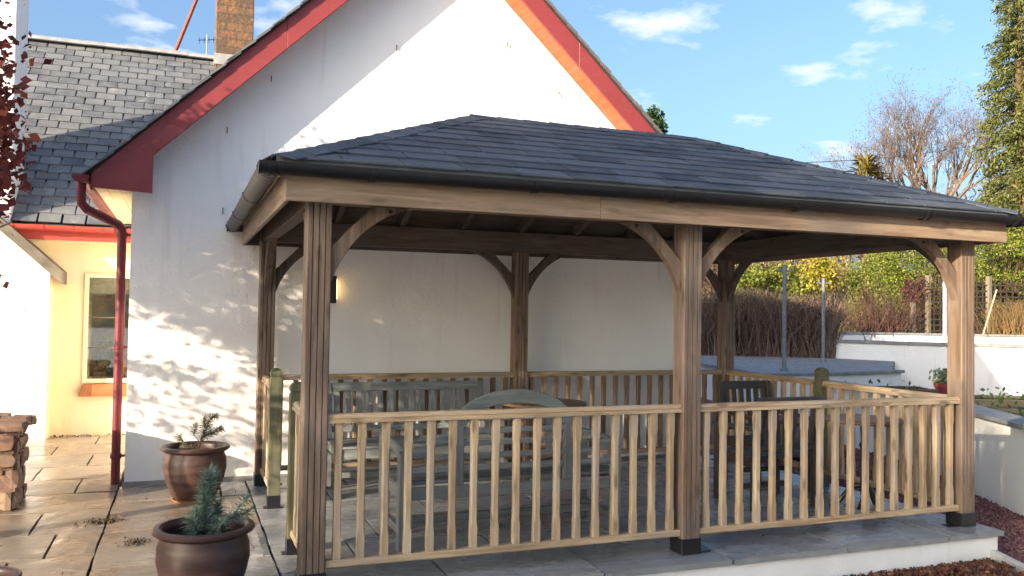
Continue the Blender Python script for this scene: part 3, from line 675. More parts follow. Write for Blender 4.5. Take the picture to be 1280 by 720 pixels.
# hip and ridge caps
def cap_run(p, q, na, nb, count, w=.125):
    d = (q-p); L = d.length; d.normalize(); sa = na.cross(d); sb = nb.cross(d)
    if sa.dot(nb) > 0: sa = -sa
    if sb.dot(na) > 0: sb = -sb
    mid = (na+nb).normalized(); step = L/count; ll = step*1.25
    def ring(s, lift): c = p+d*s+mid*lift; return [c+sa*w+na*.0, c+sa*w*.1+mid*.004, c+sb*w*.1+mid*.004, c+sb*w]
    mb = MB(); 
    for i in range(count):
        a, b = ring(i*step-.02,.021), ring(min(L+.01,i*step+ll),.012)
        top = a+b; bot = [x-mid*.006 for x in top]
        m2 = MB().add(top+bot, [(0,1,5,4),(1,2,6,5),(2,3,7,6),(8,12,13,9),(9,13,14,10),(10,14,15,11),(0,8,9,1),(1,9,10,2),(2,10,11,3),(4,5,13,12),(5,6,14,13),(6,7,15,14),(0,4,12,8),(3,11,15,7)])
        link('cap_shingle', m2.mesh('cap_shingle'), M_shingle, proof)
nl = Vector((0,-1,0)).cross(vl); nr_ = Vector((0,1,0)).cross(vr); nbk = Vector((-1,0,0)).cross(vb)
cap_run(A_, E_, nf, nl, 12); cap_run(B_, F_, nf, nr_, 12); cap_run(D_, E_, nbk, nl, 12); cap_run(C_, F_, nbk, nr_, 12); cap_run(E_, F_, nf, nbk, 9)
wpart('drip_edge', B(-EV-.01,PW+EV+.01,-EV-.016,-EV-.008,ez-.03,ez+.016), plain('grey drip strip', (.08,.09,.10), .5, .4), pav)
# gutters
gr_, gzc = .060, 2.262; gyc = -EV-.035
gf = wpart('gutter', MB().prism([(gyc+a,gzc+b) for a,b in gutter_prof(gr_)], 'x', -EV-.09, PW+EV+.10), M_pvc, pav, 0, True)
gl_ = wpart('gutter', MB().prism([(-EV-.035+a,gzc-.004+b) for a,b in gutter_prof(gr_)], 'y', -EV-.02, PD+EV+.06), M_pvcgrey, pav, 0, True)
wpart('gutter', MB().prism([(PW+EV+.035+a,gzc-.004+b) for a,b in gutter_prof(gr_)], 'y', -EV-.02, PD+EV+.06), M_pvc, pav, 0, True)
wpart('gutter', MB().prism([(PD+EV+.035+a,gzc+b) for a,b in gutter_prof(gr_)], 'x', -EV-.09, PW+EV+.10), M_pvc, pav, 0, True)
def clipm(axis, c, a, w=.03, k=1.1): return MB().prism([(c+p*k,gzc+q*k-.001) for p,q in gutter_prof(gr_,.008)], axis, a, a+w)
for x in (-.30,-.25,.22,1.15,2.06,2.98,4.05,4.10,4.90,4.97): part('gutter_bracket', clipm('x', gyc, x), M_pvc, gf, 0, True)
for y in (-.24,-.19,.95,2.1,3.2): part('gutter_bracket', clipm('y', -EV-.035, y), M_pvc, gl_, 0, True)
hc = [(gyc+gr_*1.05*math.cos(a),gzc+gr_*1.05*math.sin(a)) for a in [math.pi+math.pi*i/12 for i in range(13)]]
for x in (-EV-.10,PW+EV+.10): part('end_cap', MB().prism(hc, 'x', x, x+.01), M_pvc, gf)
part('end_cap', MB().prism([(a-gyc-EV-.035,b) for a,b in hc], 'y', PD+EV+.06, PD+EV+.07), M_pvc, gl_)
wpart('downpipe', MB().tube([(PW+EV+.03,PD+.05,2.2),(PW+EV+.02,PD+.05,2.10),(PW+.12,PD+.05,1.93),(PW+.108,PD+.05,1.88),(PW+.108,PD+.05,.0)], .03, 12), M_pvc, pav, 0, True)
# railings
zr, zb = .9475, .114
def rail_poly(w=.07): return [(-w/2,.898),(-w/2,.912),(-w/2+.008,.918),(-w/2+.004,.926),(-w/2+.010,.940),(-w/2+.022,zr),(w/2-.022,zr),(w/2-.010,.940),(w/2-.004,.926),(w/2-.008,.918),(w/2,.912),(w/2,.898)]
def bal_mesh(seed):
    s_, c = .0205, .0075; rr = random.Random(seed); mb = MB()
    def ring(z, ch): k = s_-ch; return [(-k,-s_,z),(k,-s_,z),(s_,-k,z),(s_,k,z),(k,s_,z),(-k,s_,z),(-s_,k,z),(-s_,-k,z)]
    zs = [(.154,.001),(.27,.001),(.30,c),(.74,c),(.77,.001),(.899,.001)]
    vs = []; 
    for z, ch in zs: vs += ring(z, ch)
    fs = [(i*8+k,i*8+(k+1)%8,(i+1)*8+(k+1)%8,(i+1)*8+k) for i in range(len(zs)-1) for k in range(8)]+[tuple(range(7,-1,-1)),tuple(40+k for k in range(8))]
    return mb.add(vs, fs).mesh('baluster')
bmesh_ = bal_mesh(1); bmesh_.materials.append(pine('z'))
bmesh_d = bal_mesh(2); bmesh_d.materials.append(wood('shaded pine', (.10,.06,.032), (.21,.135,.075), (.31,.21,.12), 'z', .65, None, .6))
def railing(axis, c, a0, a1, n, bme):
    if axis == 'x': hr = MB().prism([(c+p,z) for p,z in rail_poly()], 'x', a0, a1)
    else: hr = MB().prism([(c+p,z) for p,z in rail_poly()], 'y', a0, a1)
    ro = wpart('handrail', hr, pine(axis), pav)
    bo = B(a0,a1,c-.03,c+.03,zb,.155) if axis == 'x' else B(c-.03,c+.03,a0,a1,zb,.155)
    wpart('bottom_rail', bo, pine(axis), pav, .006)
    st = (a1-a0)/(n+.0)
    for k in range(n):
        p = a0+st*(k+.5)+rnd.uniform(-.003,.003); o = link('baluster', bme, None, ro); o.location = (p,c,0) if axis == 'x' else (c,p,0)
        o.rotation_euler = (0,0,rnd.uniform(-.05,.05)+(math.pi if rnd.random() < .5 else 0))
railing('x', -.02, h, PW/2-h, 17, bmesh_); railing('x', -.02, PW/2+h, PW-h, 17, bmesh_)
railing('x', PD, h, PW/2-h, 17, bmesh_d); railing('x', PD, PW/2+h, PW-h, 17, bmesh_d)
NY1, NY2, NY3 = 2.04, .735, 1.48
railing('y', 0, NY1+.045, PD-h, 5, bmesh_); railing('y', 0, h, NY2-.045, 4, bmesh_)
railing('y', PW-.01, h, NY3-.045, 10, bmesh_); railing('y', PW-.01, NY3+.045, PD-h, 10, bmesh_)
def newel(x, y):
    k = .045; prof = [(k,.095),(k,.99),(k-.006,.995),(k-.006,1.003),(k,1.008),(k,1.030),(k-.012,1.052),(k-.03,1.064)]
    mb = MB(); vs = []
    for r_, z in prof: vs += [(x-r_,y-r_,z),(x+r_,y-r_,z),(x+r_,y+r_,z),(x-r_,y+r_,z)]
    fs = [(i*4+j,i*4+(j+1)%4,(i+1)*4+(j+1)%4,(i+1)*4+j) for i in range(len(prof)-1) for j in range(4)]+[(3,2,1,0),tuple(len(prof)*4-4+j for j in range(4))]
    o = wpart('newel_post', mb.add(vs, fs), green_post('z'), pav, .002)
    part('metal_shoe', B(x-k-.004,x+k+.004,y-k-.004,y+k+.004,.002,.10).box(x-k-.03,x+k+.03,y-.03,y+.03,.002,.009), M_black, o)
newel(0,NY1); newel(0,NY2); newel(PW-.01,NY3)

# ================================================================== furniture under the roof
ab = thing('garden_bench', 'weathered grey green bench with arched back and scrolled arms behind the front railing', 'bench', (1.39,.54,0))
gx_, gz_ = grey_teak('x'), grey_teak('z'); gy_ = grey_teak('y')
L = .78
for x in (-L+.03,L-.03): part('back_leg', B(x-.032,x+.032,-.03,.035,.001,.62), gz_, ab, .004)
for x in (-L+.03,L-.03): part('front_leg', B(x-.032,x+.032,.50,.565,.001,.60), gz_, ab, .004)
def arc(r0x, r0z, zc, n=18): return [(r0x*math.cos(math.pi*i/n), zc+r0z*math.sin(math.pi*i/n)) for i in range(n+1)]
part('arched_crest', MB().prism(arc(.42,.23,.78)+[(-a,b) for a,b in [( -x,z) for x,z in reversed(arc(.345,.145,.775))]], 'y', -.022, .018), gx_, ab, .005)
for s_ in (-1,1):
    part('stile', B(s_*.385-.03,s_*.385+.03,-.020,.016,.40,.79), gz_, ab, .004)
    wv = [(.41,.80),(.43,.765),(.47,.735),(.53,.725),(.585,.715),(.605,.675),(.64,.655),(.68,.66),(.745,.625),(.745,.555),(.70,.59),(.62,.585),(.585,.62),(.56,.655),(.50,.665),(.41,.67)]
    part('back_wing', MB().prism([(s_*a,b) for a,b in wv], 'y', -.02, .016), gx_, ab, .004)
    a_ = MB().tube([(s_*(L-.03),.0,.61),(s_*(L-.03),.2,.632),(s_*(L-.03),.42,.628),(s_*(L-.03),.53,.622)], [.034,.036,.038,.04], 10)
    part('arm', a_, gy_, ab, 0, True)
    sc = [(.56+ .07*math.cos(t)*(1-.06*i), .60+.07*math.sin(t)*(1-.06*i)) for i, t in enumerate([R(100-35*i) for i in range(11)])]
    part('arm_scroll', MB().tube([(s_*(L-.03),y,z) for y,z in sc], [.022]*11, 8), gy_, ab, 0, True)
    part('side_stretcher', B(s_*(L-.03)-.02,s_*(L-.03)+.02,.036,.499,.10,.15), gy_, ab, .004)
    part('side_apron', B(s_*(L-.03)-.02,s_*(L-.03)+.02,.036,.499,.33,.40), gy_, ab, .004)
for z, w in ((.83,.335),(.745,.36),(.67,.56),(.585,.62),(.51,.735)): part('back_slat', B(-w,w,-.012,.008,z-.02,z+.02), gx_, ab, .004)
for i in range(6): part('seat_slat', B(-L+.0,L-.0,.045+i*.087,.045+i*.087+.07,.405,.43), gx_, ab, .004)
part('apron', B(-L+.063,L-.063,.525,.555,.32,.40), gx_, ab, .004); part('apron', B(-L+.063,L-.063,-.01,.02,.32,.40), gx_, ab, .004)
part('stretcher', B(-L+.065,L-.065,.25,.29,.11,.16), gx_, ab, .004)
def slat_seat(name, label, cat, loc, rz, Ln, mt, top=.88, nsl=14, seat=.42, depth=.52):
    t = thing(name, label, cat, loc, rz); mx_, my_, mz_ = mt('x'), mt('y'), mt('z'); q = Ln/2
    for x in (-q+.03,q-.03):
        part('back_leg', MB().bar((x,0,.001),(x,0,seat),.055,.055,(0,1,0)).bar((x,0,seat-.01),(x,.08,top),.055,.045,(0,1,0)), mz_, t, .004)
        part('front_leg', B(x-.028,x+.028,-depth,-depth+.055,.001,.60), mz_, t, .004)
        part('arm', MB().bar((x,.03,.635),(x,-depth-.03,.62),.06,.03), my_, t, .006)
        part('side_rail', B(x-.016,x+.016,-depth+.056,-.03,seat-.09,seat-.03), my_, t, .003)
    dz = top-seat
    part('top_rail', MB().bar((-q+.058,.076,top-.035),(q-.058,.076,top-.035),.032,.075,(0,.15,1)), mx_, t, .004)
    part('lower_back_rail', MB().bar((-q+.058,.018,seat+.07),(q-.058,.018,seat+.07),.028,.05,(0,.15,1)), mx_, t, .004)
    for i in range(nsl):
        x = -q+.058+(Ln-.116)*(i+.5)/nsl; part('back_slat', MB().bar((x,.024,seat+.09),(x,.066,top-.07),min(.05,(Ln-.116)/nsl*.62),.014,(0,1,0)), mz_, t, .003)
    for i in range(5): part('seat_slat', B(-q+.0,q,-depth+.0+i*.1,-depth+.088+i*.1,seat-.028,seat-.004), mx_, t, .004)
    part('front_apron', B(-q+.056,q-.056,-depth+.012,-depth+.036,seat-.11,seat-.03), mx_, t, .003)
    part('stretcher', B(-q+.05,q-.05,-depth*.5-.015,-depth*.5+.015,.12,.165), mx_, t, .003)
    return t
slat_seat('garden_bench', 'weathered grey slatted bench against the back railing near the wall', 'bench', (1.21,2.70,0), 0, 1.45, grey_teak)
slat_seat('armchair', 'dark wooden slatted armchair facing the front in the right back corner', 'chair', (4.28,1.95,0), 0, .60, dark_teak, .905, 6)
slat_seat('armchair', 'dark wooden armchair with its back to the front railing beside the bistro table', 'chair', (3.80,.82,0), math.pi, .64, dark_teak, .885, 6)
def round_table(label, loc, r, mt, legs=True):
    t = thing('round_table', label, 'table', loc)
    part('top', MB().lathe([(.01,.70),(r-.01,.70),(r,.708),(r,.722),(r-.008,.73),(.01,.73)], 40), mt('x'), t, 0, True)
    if legs:
        for a in range(4): x, y = math.cos(a*math.pi/2+.6)*r*.72, math.sin(a*math.pi/2+.6)*r*.72; part('leg', B(x-.025,x+.025,y-.025,y+.025,.001,.70), mt('z'), t, .004)
        part('cross_rail', MB().bar((-r*.7*math.cos(.6),-r*.7*math.sin(.6),.2),(r*.7*math.cos(.6),r*.7*math.sin(.6),.2),.03,.05), mt('x'), t)
    else:
        part('pedestal', MB().lathe([(.05,.02),(.035,.05),(.022,.10),(.022,.18),(.032,.2),(.022,.23),(.02,.48),(.034,.52),(.02,.55),(.03,.70)], 18), M_black, t, 0, True)
        for a in range(3):
            an = a*2.094+.4; c, s_ = math.cos(an), math.sin(an); k = r/.3
            part('foot', MB().tube([(c*.02,s_*.02,.20),(c*.09*k,s_*.09*k,.19),(c*.16*k,s_*.16*k,.10),(c*.22*k,s_*.22*k,.03),(c*.26*k,s_*.26*k,.022)], [.018,.02,.018,.018,.022], 8), M_black, t, 0, True)
    return t
round_table('small round brown wooden table in front of the back bench', (2.34,2.28,0), .38, brown_top)
round_table('round bistro table on a black cast iron pedestal in the front right corner', (4.34,.56,0), .29, brown_top, False)

# ================================================================== pots and small pines
M_glaze = NB('brown glazed clay'); _v = M_glaze.coord((1,1,6)); _c = M_glaze.ramp(M_glaze.noise(_v, 4, 5), [(.3,(.030,.015,.014)),(.55,(.062,.032,.027)),(.8,(.11,.064,.048))])
M_glaze.bump(M_glaze.noise(_v, 9, 3), .12, .006); M_glaze = M_glaze.fin(_c, .42, .45)
M_compost = plain('potting soil', (.035,.022,.015), .95, .1, .5, 30, 1, 60, .02); M_saucer = plain('clay saucer', (.42,.19,.09), .7)
def pot(label, loc, s, saucer=False):
    t = thing('plant_pot', label, 'pot', loc)
    pr = [(.135,.012),(.150,.02),(.185,.09),(.215,.17),(.232,.25),(.228,.32),(.212,.365),(.212,.372),(.232,.378),(.252,.392),(.255,.405),(.245,.416),(.220,.418),(.205,.408),(.198,.39),(.202,.36),(.20,.345),(.02,.345)]
    part('body', MB().lathe([(a*s,b*s) for a,b in pr], 48), M_glaze, t, 0, True)
    part('soil', MB().lathe([(.01,.34*s),(.199*s,.34*s),(.195*s,.352*s),(.12*s,.362*s),(.01,.366*s)], 28), M_compost, t, 0, True)
    if saucer: part('saucer', MB().lathe([(.02,.001),(.150*s,.001),(.168*s,.018),(.160*s,.020),(.148*s,.010),(.02,.010)], 36), M_saucer, t, 0, True)
    return t
pot('brown glazed clay pot with a pale twiggy pine standing against the white wall', (-.56,2.50,0), 1.03, True)
pot('large brown glazed clay pot with a blue green pine in the foreground', (-.555,-.10,0), .985)
pot('brown glazed pot cut off at the lower left corner of the picture', (-1.52,-.32,0), .72)
def seedling(label, base, shoots, mat, sm):
    t = thing('pine_seedling', label, 'plant', base); mb = MB(); V = []; 
    for pts, r, dens, nl, full in shoots:
        mb.tube(pts, [r*(1-.6*i/(len(pts)-1)) for i in range(len(pts))], 6)
        pv = [Vector(p) for p in pts]
        for i in range(len(pv)-1):
            d = (pv[i+1]-pv[i]); seg = d.length; d.normalize()
            if i < full: continue
            for k in range(int(dens*seg)):
                p = pv[i].lerp(pv[i+1], rnd.random()); a = Vector((rnd.gauss(0,1),rnd.gauss(0,1),rnd.gauss(0,1))).normalized()
                nd = (a*.85+d*.75).normalized(); l = nl*rnd.uniform(.6,1.1); w = nd.cross(Vector((rnd.random(),rnd.random(),rnd.random()))).normalized()*.0015
                bend = p+nd*l*.55; tip = p+nd*l+Vector((0,0,-.008)); V.append((p-w,p+w,bend+w,tip,bend-w))
    part('stem', mb, sm, t, 0, True)
    vs = np.array([[tuple(v) for v in q] for q in V]); link('needles', npmesh('needles', vs.reshape(-1,3), np.arange(len(V)*5).reshape(-1,5)), mat, t)
seedling('bushy blue green pine seedling in the foreground pot', (-.545,-.10,.345), [
    ([(0,0,0),(.0,0,.07),(-.01,.0,.16),(.0,.01,.25),(.015,.01,.315)], .009, 4200, .085, 0),
    ([(0,0,.01),(.07,-.02,.06),(.13,-.02,.11),(.19,-.01,.19)], .006, 1000, .07, 1), ([(.13,-.02,.11),(.18,-.04,.12),(.215,-.05,.14)], .004, 900, .06, 0),
    ([(0,0,.01),(-.05,-.03,.05),(-.075,-.03,.10)], .006, 2400, .08, 0), ([(0,0,.0),(.04,.05,.07),(.06,.06,.15)], .006, 2400, .075, 0),
    ([(0,0,.0),(.05,-.05,.05),(.08,-.07,.08)], .005, 2200, .07, 0), ([(0,0,.0),(-.03,.04,.06),(-.05,.06,.13)], .005, 2200, .07, 0)], F_needle, B_brown)
seedling('sparse pale pine seedling in the pot by the white wall', (-.555,2.50,.365), [
    ([(0,0,0),(.03,0,.08),(.06,0,.17),(.10,0,.27)], .008, 1300, .075, 1), ([(.03,0,.08),(-.02,0,.15),(-.01,.0,.22)], .005, 1500, .07, 1),
    ([(.045,0,.12),(.12,0,.16),(.18,0,.19)], .005, 1500, .07, 0), ([(0,0,.01),(-.08,0,.07),(-.13,.0,.14)], .005, 1200, .07, 1),
    ([(.0,0,.0),(-.05,-.02,.03),(-.09,-.03,.04)], .005, 3200, .07, 0), ([(.07,0,.20),(.05,.02,.27)], .004, 1500, .065, 0), ([(.10,0,.27),(.14,.02,.29)], .003, 1500, .06, 0)], F_needle2, B_brown)

# ================================================================== rubble wall at the left
sw = thing('stone_wall', 'low reddish rubble stone wall at the left edge of the patio', 'wall', (-2.3,2.65,0))
wpart('core', B(-3.35,-1.90,2.48,2.95,-.03,.60), plain('earthy mortar', (.15,.095,.065), .95, .1, .4, 9, .8, 30, .02), sw)
def stone_mesh(w, d, hh, seed):
    rr = random.Random(seed); bm = bmesh.new(); bmesh.ops.create_cube(bm, size=1); bmesh.ops.subdivide_edges(bm, edges=bm.edges, cuts=1, use_grid_fill=True)
    for v in bm.verts:
        k = v.co.length; v.co = v.co*(1-.16*max(0,k-.6)/.27)+Vector((rr.uniform(-.06,.06),rr.uniform(-.06,.06),rr.uniform(-.06,.06))); v.co = Vector((v.co.x*w,v.co.y*d,v.co.z*hh))
    me = bpy.data.meshes.new('stone'); bm.to_mesh(me); bm.free(); me.materials.append(M_rubble); return me
def stones_on(axis, c, a0, a1, z0, z1):
    z = z0; k = 0
    while z < z1-.03:
        hh = min(rnd.uniform(.09,.19), z1-z+.02); a = a0+rnd.uniform(-.05,.0)
        while a < a1:
            w = rnd.uniform(.09,.24); k += 1
            if a+w > a1+.08: w = a1+.04-a
            if w < .05: break
            o = link('stone', stone_mesh(w-.008, .16, hh-.008, rnd.randrange(10**6)), None, sw)
            o.location = Vector(((a+w/2),c,z+hh/2) if axis == 'x' else (c,(a+w/2),z+hh/2))-sw.location; o.rotation_euler = (0,0,0 if axis == 'x' else R(90)); a += w
        z += hh
stones_on('x', 2.535, -3.3, -1.90, .0, .60); stones_on('y', -1.955, 2.50, 2.95, .0, .60); 
for y in (2.53,2.73,2.9):
    a = -3.3
    while a < -1.98:
        w = min(rnd.uniform(.16,.3), -1.82-a); o = link('stone', stone_mesh(w, .21, .07, rnd.randrange(10**6)), None, sw); o.location = Vector((a+w/2,y,.63+rnd.uniform(-.012,.012)))-sw.location; a += w

# ================================================================== garden beyond
def at(px, py, depth):                                            # a point at a given distance along the view
    return CAM+(fw+rt2*((px-640)/1076.56)-up2*((py-360)/1076.56))*depth
def wall_path(name, label, pts, t, z0, z1, capw, capt, close=False):
    o = thing(name, label, 'wall', (pts[0][0],pts[0][1],z0)); P = [Vector((x,y,0)) for x,y in pts]; mb = MB()
    for i, cl in ((0,False),):
        n = len(P); sd = []
        for k in range(n):
            d = (P[min(k+1,n-1)]-P[max(k-1,0)]).normalized(); sd.append(Vector((-d.y,d.x,0)))
        vs = []
        for k in range(n): vs += [P[k]+sd[k]*t/2+Vector((0,0,z0)),P[k]-sd[k]*t/2+Vector((0,0,z0)),P[k]-sd[k]*t/2+Vector((0,0,z1)),P[k]+sd[k]*t/2+Vector((0,0,z1))]
        fs = [(k*4+j,k*4+(j+1)%4,k*4+4+(j+1)%4,k*4+4+j) for k in range(n-1) for j in range(4)]+[(0,1,2,3),(n*4-1,n*4-2,n*4-3,n*4-4)]
        wpart('body', mb.add(vs, fs), M_plinth, o)
        for k in range(n-1):
            w = capw/2; a, b = P[k], P[k+1]; e = (b-a).normalized()*.003; zt = Vector((0,0,z1+.001)); zu = Vector((0,0,z1+capt))
            q = [a+sd[k]*w+e,a-sd[k]*w+e,b-sd[k+1]*w-e,b+sd[k+1]*w-e]
            wpart('coping_slab', MB().add([p+zt for p in q]+[p+zu for p in q], [(3,2,1,0),(4,5,6,7),(0,1,5,4),(1,2,6,5),(2,3,7,6),(3,0,4,7)]), M_cop, o, .004)
    return o
M_cop = plain('grey coping stone', (.20,.21,.215), .6, .4, .25, 6, .2)
wall_path('garden_wall', 'low curved white wall with wide grey coping to the right of the pavilion', [(5.55,-1.1),(5.95,-.25),(6.28,.56),(6.68,1.38),(7.08,2.08),(7.38,2.72),(7.58,3.4),(7.82,4.4),(7.95,5.4)], .22, -.26, .575, .34, .04)
TZ = .5
terr = struct('gravel_terrace', MB().prism([(8.95,7.72),(12.2,8.2),(16.4,12.3),(21.5,13.4),(22,30),(9.5,30),(9.75,10.86)], 'z', -.26, TZ-.001).mesh(), M_greygravel)
wall_path('retaining_wall', 'white retaining wall with pale coping below the grey gravel terrace', [(10.6,14.5),(9.68,10.86),(8.88,7.62),(10.5,7.85),(12.25,8.12)], .2, -.26, TZ-.02, .36, .05)
p1, p2 = at(1120,480,20.6), at(1300,480,19.2)
wall_path('garden_wall', 'tall white garden wall with dark coping in the middle of the right hand garden', [(p1.x-.9,p1.y+2.2),(p1.x,p1.y),((p1.x+p2.x)/2,(p1.y+p2.y)/2),(p2.x,p2.y)], .25, -.26, .90, .36, .07)
p1, p2, p3 = at(1037,440,24.5), at(1180,440,24.2), at(1310,440,23.6)
wall_path('garden_wall', 'long white wall along the far side of the gravel below the trellis', [(p1.x,p1.y),(p2.x,p2.y),(p3.x,p3.y)], .25, -.26, 1.06, .36, .06)
def planter(label, cx_, cy_, w, d, z0, hh, rz, m, plants=0):
    t = thing('raised_bed', label, 'planter', (cx_,cy_,z0), rz)
    for s_ in (-1,1):
        for k in range(2):
            z_ = k*hh/2; part('sleeper', B(-w/2,w/2,s_*(d/2-.05)-.05,s_*(d/2-.05)+.05,z_+.001,z_+hh/2-.003), m('x'), t, .008)
            part('sleeper', B(s_*(w/2-.05)-.05,s_*(w/2-.05)+.05,-d/2+.102,d/2-.102,z_+.001,z_+hh/2-.003), m('y'), t, .008)
    part('soil', B(-w/2+.101,w/2-.101,-d/2+.101,d/2-.101,.01,hh*.8), M_compost, t)
    if plants: leaves('seedlings', np.c_[rng.uniform(-w/2+.15,w/2-.15,plants),rng.uniform(-d/2+.15,d/2-.15,plants),hh*.8+rng.random(plants)**2*.22], .09, foliage('bed leaves', [(.05,.09,.03),(.10,.15,.04)]), t)['kind'] = 'stuff'
sleep = lambda ax: wood('olive sleeper', (.13,.11,.06), (.23,.19,.10), (.33,.28,.16), ax, .8, None, .3)
brsl = lambda ax: wood('brown sleeper', (.06,.035,.025), (.11,.065,.045), (.17,.11,.08), ax, .8, None, .3)
p = at(1300,505,12.6); planter('long olive timber raised bed right of the pavilion post', p.x, p.y, 4.6, 1.2, -.2, .34, R(-28), sleep, 220)
p = at(1275,495,16.0); planter('second timber raised bed with green shoots below the white garden wall', p.x, p.y, 4.0, 1.0, -.2, .28, R(-26), sleep, 260)
p = at(1100,478,15.2); planter('dark brown timber raised bed at the foot of the gravel terrace', p.x, p.y, 1.7, .8, -.2, .5, R(-20), brsl, 60)
p = at(1183,500,15.0); rp = thing('plant_pot', 'small dark red pot of pale green leaves beside the right pavilion post', 'pot', (p.x,p.y,-.2))
part('body', MB().lathe([(.13,.001),(.19,.26),(.205,.26),(.21,.33),(.19,.33),(.18,.29),(.02,.28)], 20), plain('red plastic pot', (.16,.03,.03), .5), rp, 0, True)
part('stand', B(-.2,.2,-.2,.2,-.06,0), brsl('x'), rp); rp.location.z = .08
part('pedestal_block', B(-.15,.15,-.15,.15,-.28,-.06), M_cop, rp)
leaves('leaves', blob(260, (0,0,.42), (.24,.24,.16), .1), .10, foliage('pale pot leaves', [(.12,.16,.08),(.22,.27,.15),(.3,.33,.22)]), rp)
# clothes poles
M_pole = plain('grey galvanised pole', (.17,.185,.2), .6, .3, .3, 20, .2)
def cpole(label, p, z0, hh, r=.035, cross=True, m=M_pole, grp=None):
    t = thing('clothes_pole', label, 'pole', (p.x,p.y,z0)); part('shaft', MB().tube([(0,0,0),(0,0,hh)], r, 10), m, t, 0, True)
    if cross:
        part('cross_bar', MB().tube([(-.16,.05,hh-.12),(.16,-.05,hh-.12)], .018, 6), m, t); part('hook', MB().tube([(-.1,.03,hh-.12),(-.1,.03,hh-.04)], .012, 6), m, t)
        part('foot', MB().lathe([(r+.03,0),(r+.03,.05),(r,.07)], 10), m, t)
cpole('tall grey clothes pole with a short crossbar, nearest on the gravel terrace', at(980,466,16.1), TZ, 2.0, .04)
cpole('shorter looking grey clothes pole standing nearer the brown hedge', at(1029,452,19.9), TZ, 1.93, .04)
cpole('pale bluish white pole behind the right front pavilion post', at(1181,430,22.5), -.2, 2.7, .05, False, plain('pale blue pole', (.55,.6,.68), .5))
q0, q1 = at(979,342,16.1), at(1029,357,19.9)
# bank behind the garden
bk = bmesh.new(); nx, ny = 60, 24; gv = []
for j in range(ny):
    row = []
    for i in range(nx):
        px = 820+i*14; dp = 25.5+j*1.6+(j**1.6)*.3; q = at(px,400,dp); zz_ = .4+1.9*min(1,j/5)+.10*(j**1.25)+.25*math.sin(i*.7+j)*min(1,j/3)
        row.append(bk.verts.new((q.x,q.y,zz_-.2*(j == 0))))
    gv.append(row)
for j in range(ny-1):
    for i in range(nx-1): bk.faces.new((gv[j][i],gv[j][i+1],gv[j+1][i+1],gv[j+1][i]))
me = bpy.data.meshes.new('bank'); bk.to_mesh(me); bk.free(); struct('bank', me, plain('rough bank', (.13,.10,.045), .95, .1, .55, .8, .8, 6, .1))
# brown hedge of upright stems
def stems(n, fn, hfn, r, lean=.12):
    V = []; Q = []; 
    for k in range(n):
        x, y, z = fn(); hh = hfn(x,y); a = rng.uniform(0,6.28); p0 = np.array((x,y,z)); l = rng.normal(0,lean,2)
        pm_ = p0+np.array((l[0]*.4,l[1]*.4,hh*.55)); p1_ = p0+np.array((l[0]*1.2,l[1]*1.2,hh))
        b = len(V)*1
        for p_, rr_ in ((p0,r),(pm_,r*.7),(p1_,r*.25)):
            for t in range(3): V.append(p_+rr_*np.array((math.cos(a+2.094*t),math.sin(a+2.094*t),0)))
        for s_ in range(2):
            for t in range(3): Q.append((b+s_*3+t,b+s_*3+(t+1)%3,b+s_*3+3+(t+1)%3,b+s_*3+3+t))
    return V, Q
ha, hb = at(860,446,22.3), at(1043,446,21.6); hd = (hb-ha).normalized(); hn = Vector((-hd.y,hd.x,0)); HL = (hb-ha).length
def hpos():
    s_ = rng.uniform(0,HL); d = rng.uniform(-.1,.85); q = ha+hd*s_+hn*d; return q.x,q.y,TZ
hedge = thing('brown_hedge', 'leafless brown hedge of upright stems behind the gravel terrace', 'hedge', (ha.x,ha.y,TZ))
V, Q = stems(2600, hpos, lambda x,y: 1.42+.10*math.sin(x*2.1)+rng.uniform(-.45,.30), .014, .34)
wp = link('stems', npmesh('stems', V, Q), stones_mat('hedge stems', [(.075,.045,.036),(.17,.11,.085),(.30,.22,.17),(.11,.065,.052)])); wp.parent = hedge; wp.location = -hedge.location
Pl = np.array([(lambda t: (t[0],t[1],TZ+rng.uniform(.05,1.45)))(hpos()) for _ in range(12000)])
wp = leaves('leaves', Pl, .05, F_brown, hedge); wp.location = -hedge.location
Pl = np.array([(lambda t: (t[0],t[1],TZ+rng.random()**2*.8))(hpos()) for _ in range(1600)]); Pl = Pl[vnoise(Pl,2.2,4) > .35]
wp = leaves('green_leaves', Pl, .07, F_ivy, hedge); wp.location = -hedge.location
def shrub(name, label, cat, c, r, n, size, mat, thr=-.5, shell=.35, stem=B_brown, seed=2, f=None, asp=1.5):
    t = thing(name, label, cat, (c[0],c[1],c[2]-r[2])); P = blob(n, (0,0,r[2]), r, shell, f or 2.2/max(.4,min(r)), thr, seed)
    P = P[P[:,2] > -.05]; leaves('crown', P, size, mat, t, aspect=asp); mb = MB(); tips = []; rr = random.Random(seed)
    for k in range(5): grow(mb, (rr.gauss(0,.1*r[0]),rr.gauss(0,.1*r[1]),0), (rr.gauss(0,.5),rr.gauss(0,.5),1), r[2]*.9, .03*r[2], 2, tips, rr, .6, .1, 3, 3)
    part('trunk', mb, stem, t); return t
def V3(px, py, d): q = at(px,py,d); return (q.x,q.y,q.z)
shrub('golden_shrub', 'small golden yellow shrub above the brown hedge', 'shrub', V3(1026,338,26.5), (.62,.6,.75), 1500, .10, F_gold, -.7, .3, seed=21)
shrub('evergreen_hedge', 'large rounded bright green hedge bush left of the trellis', 'shrub', V3(1098,362,26.6), (1.30,1.1,1.75), 16000, .06, F_ivy, -.45, .5, seed=22)
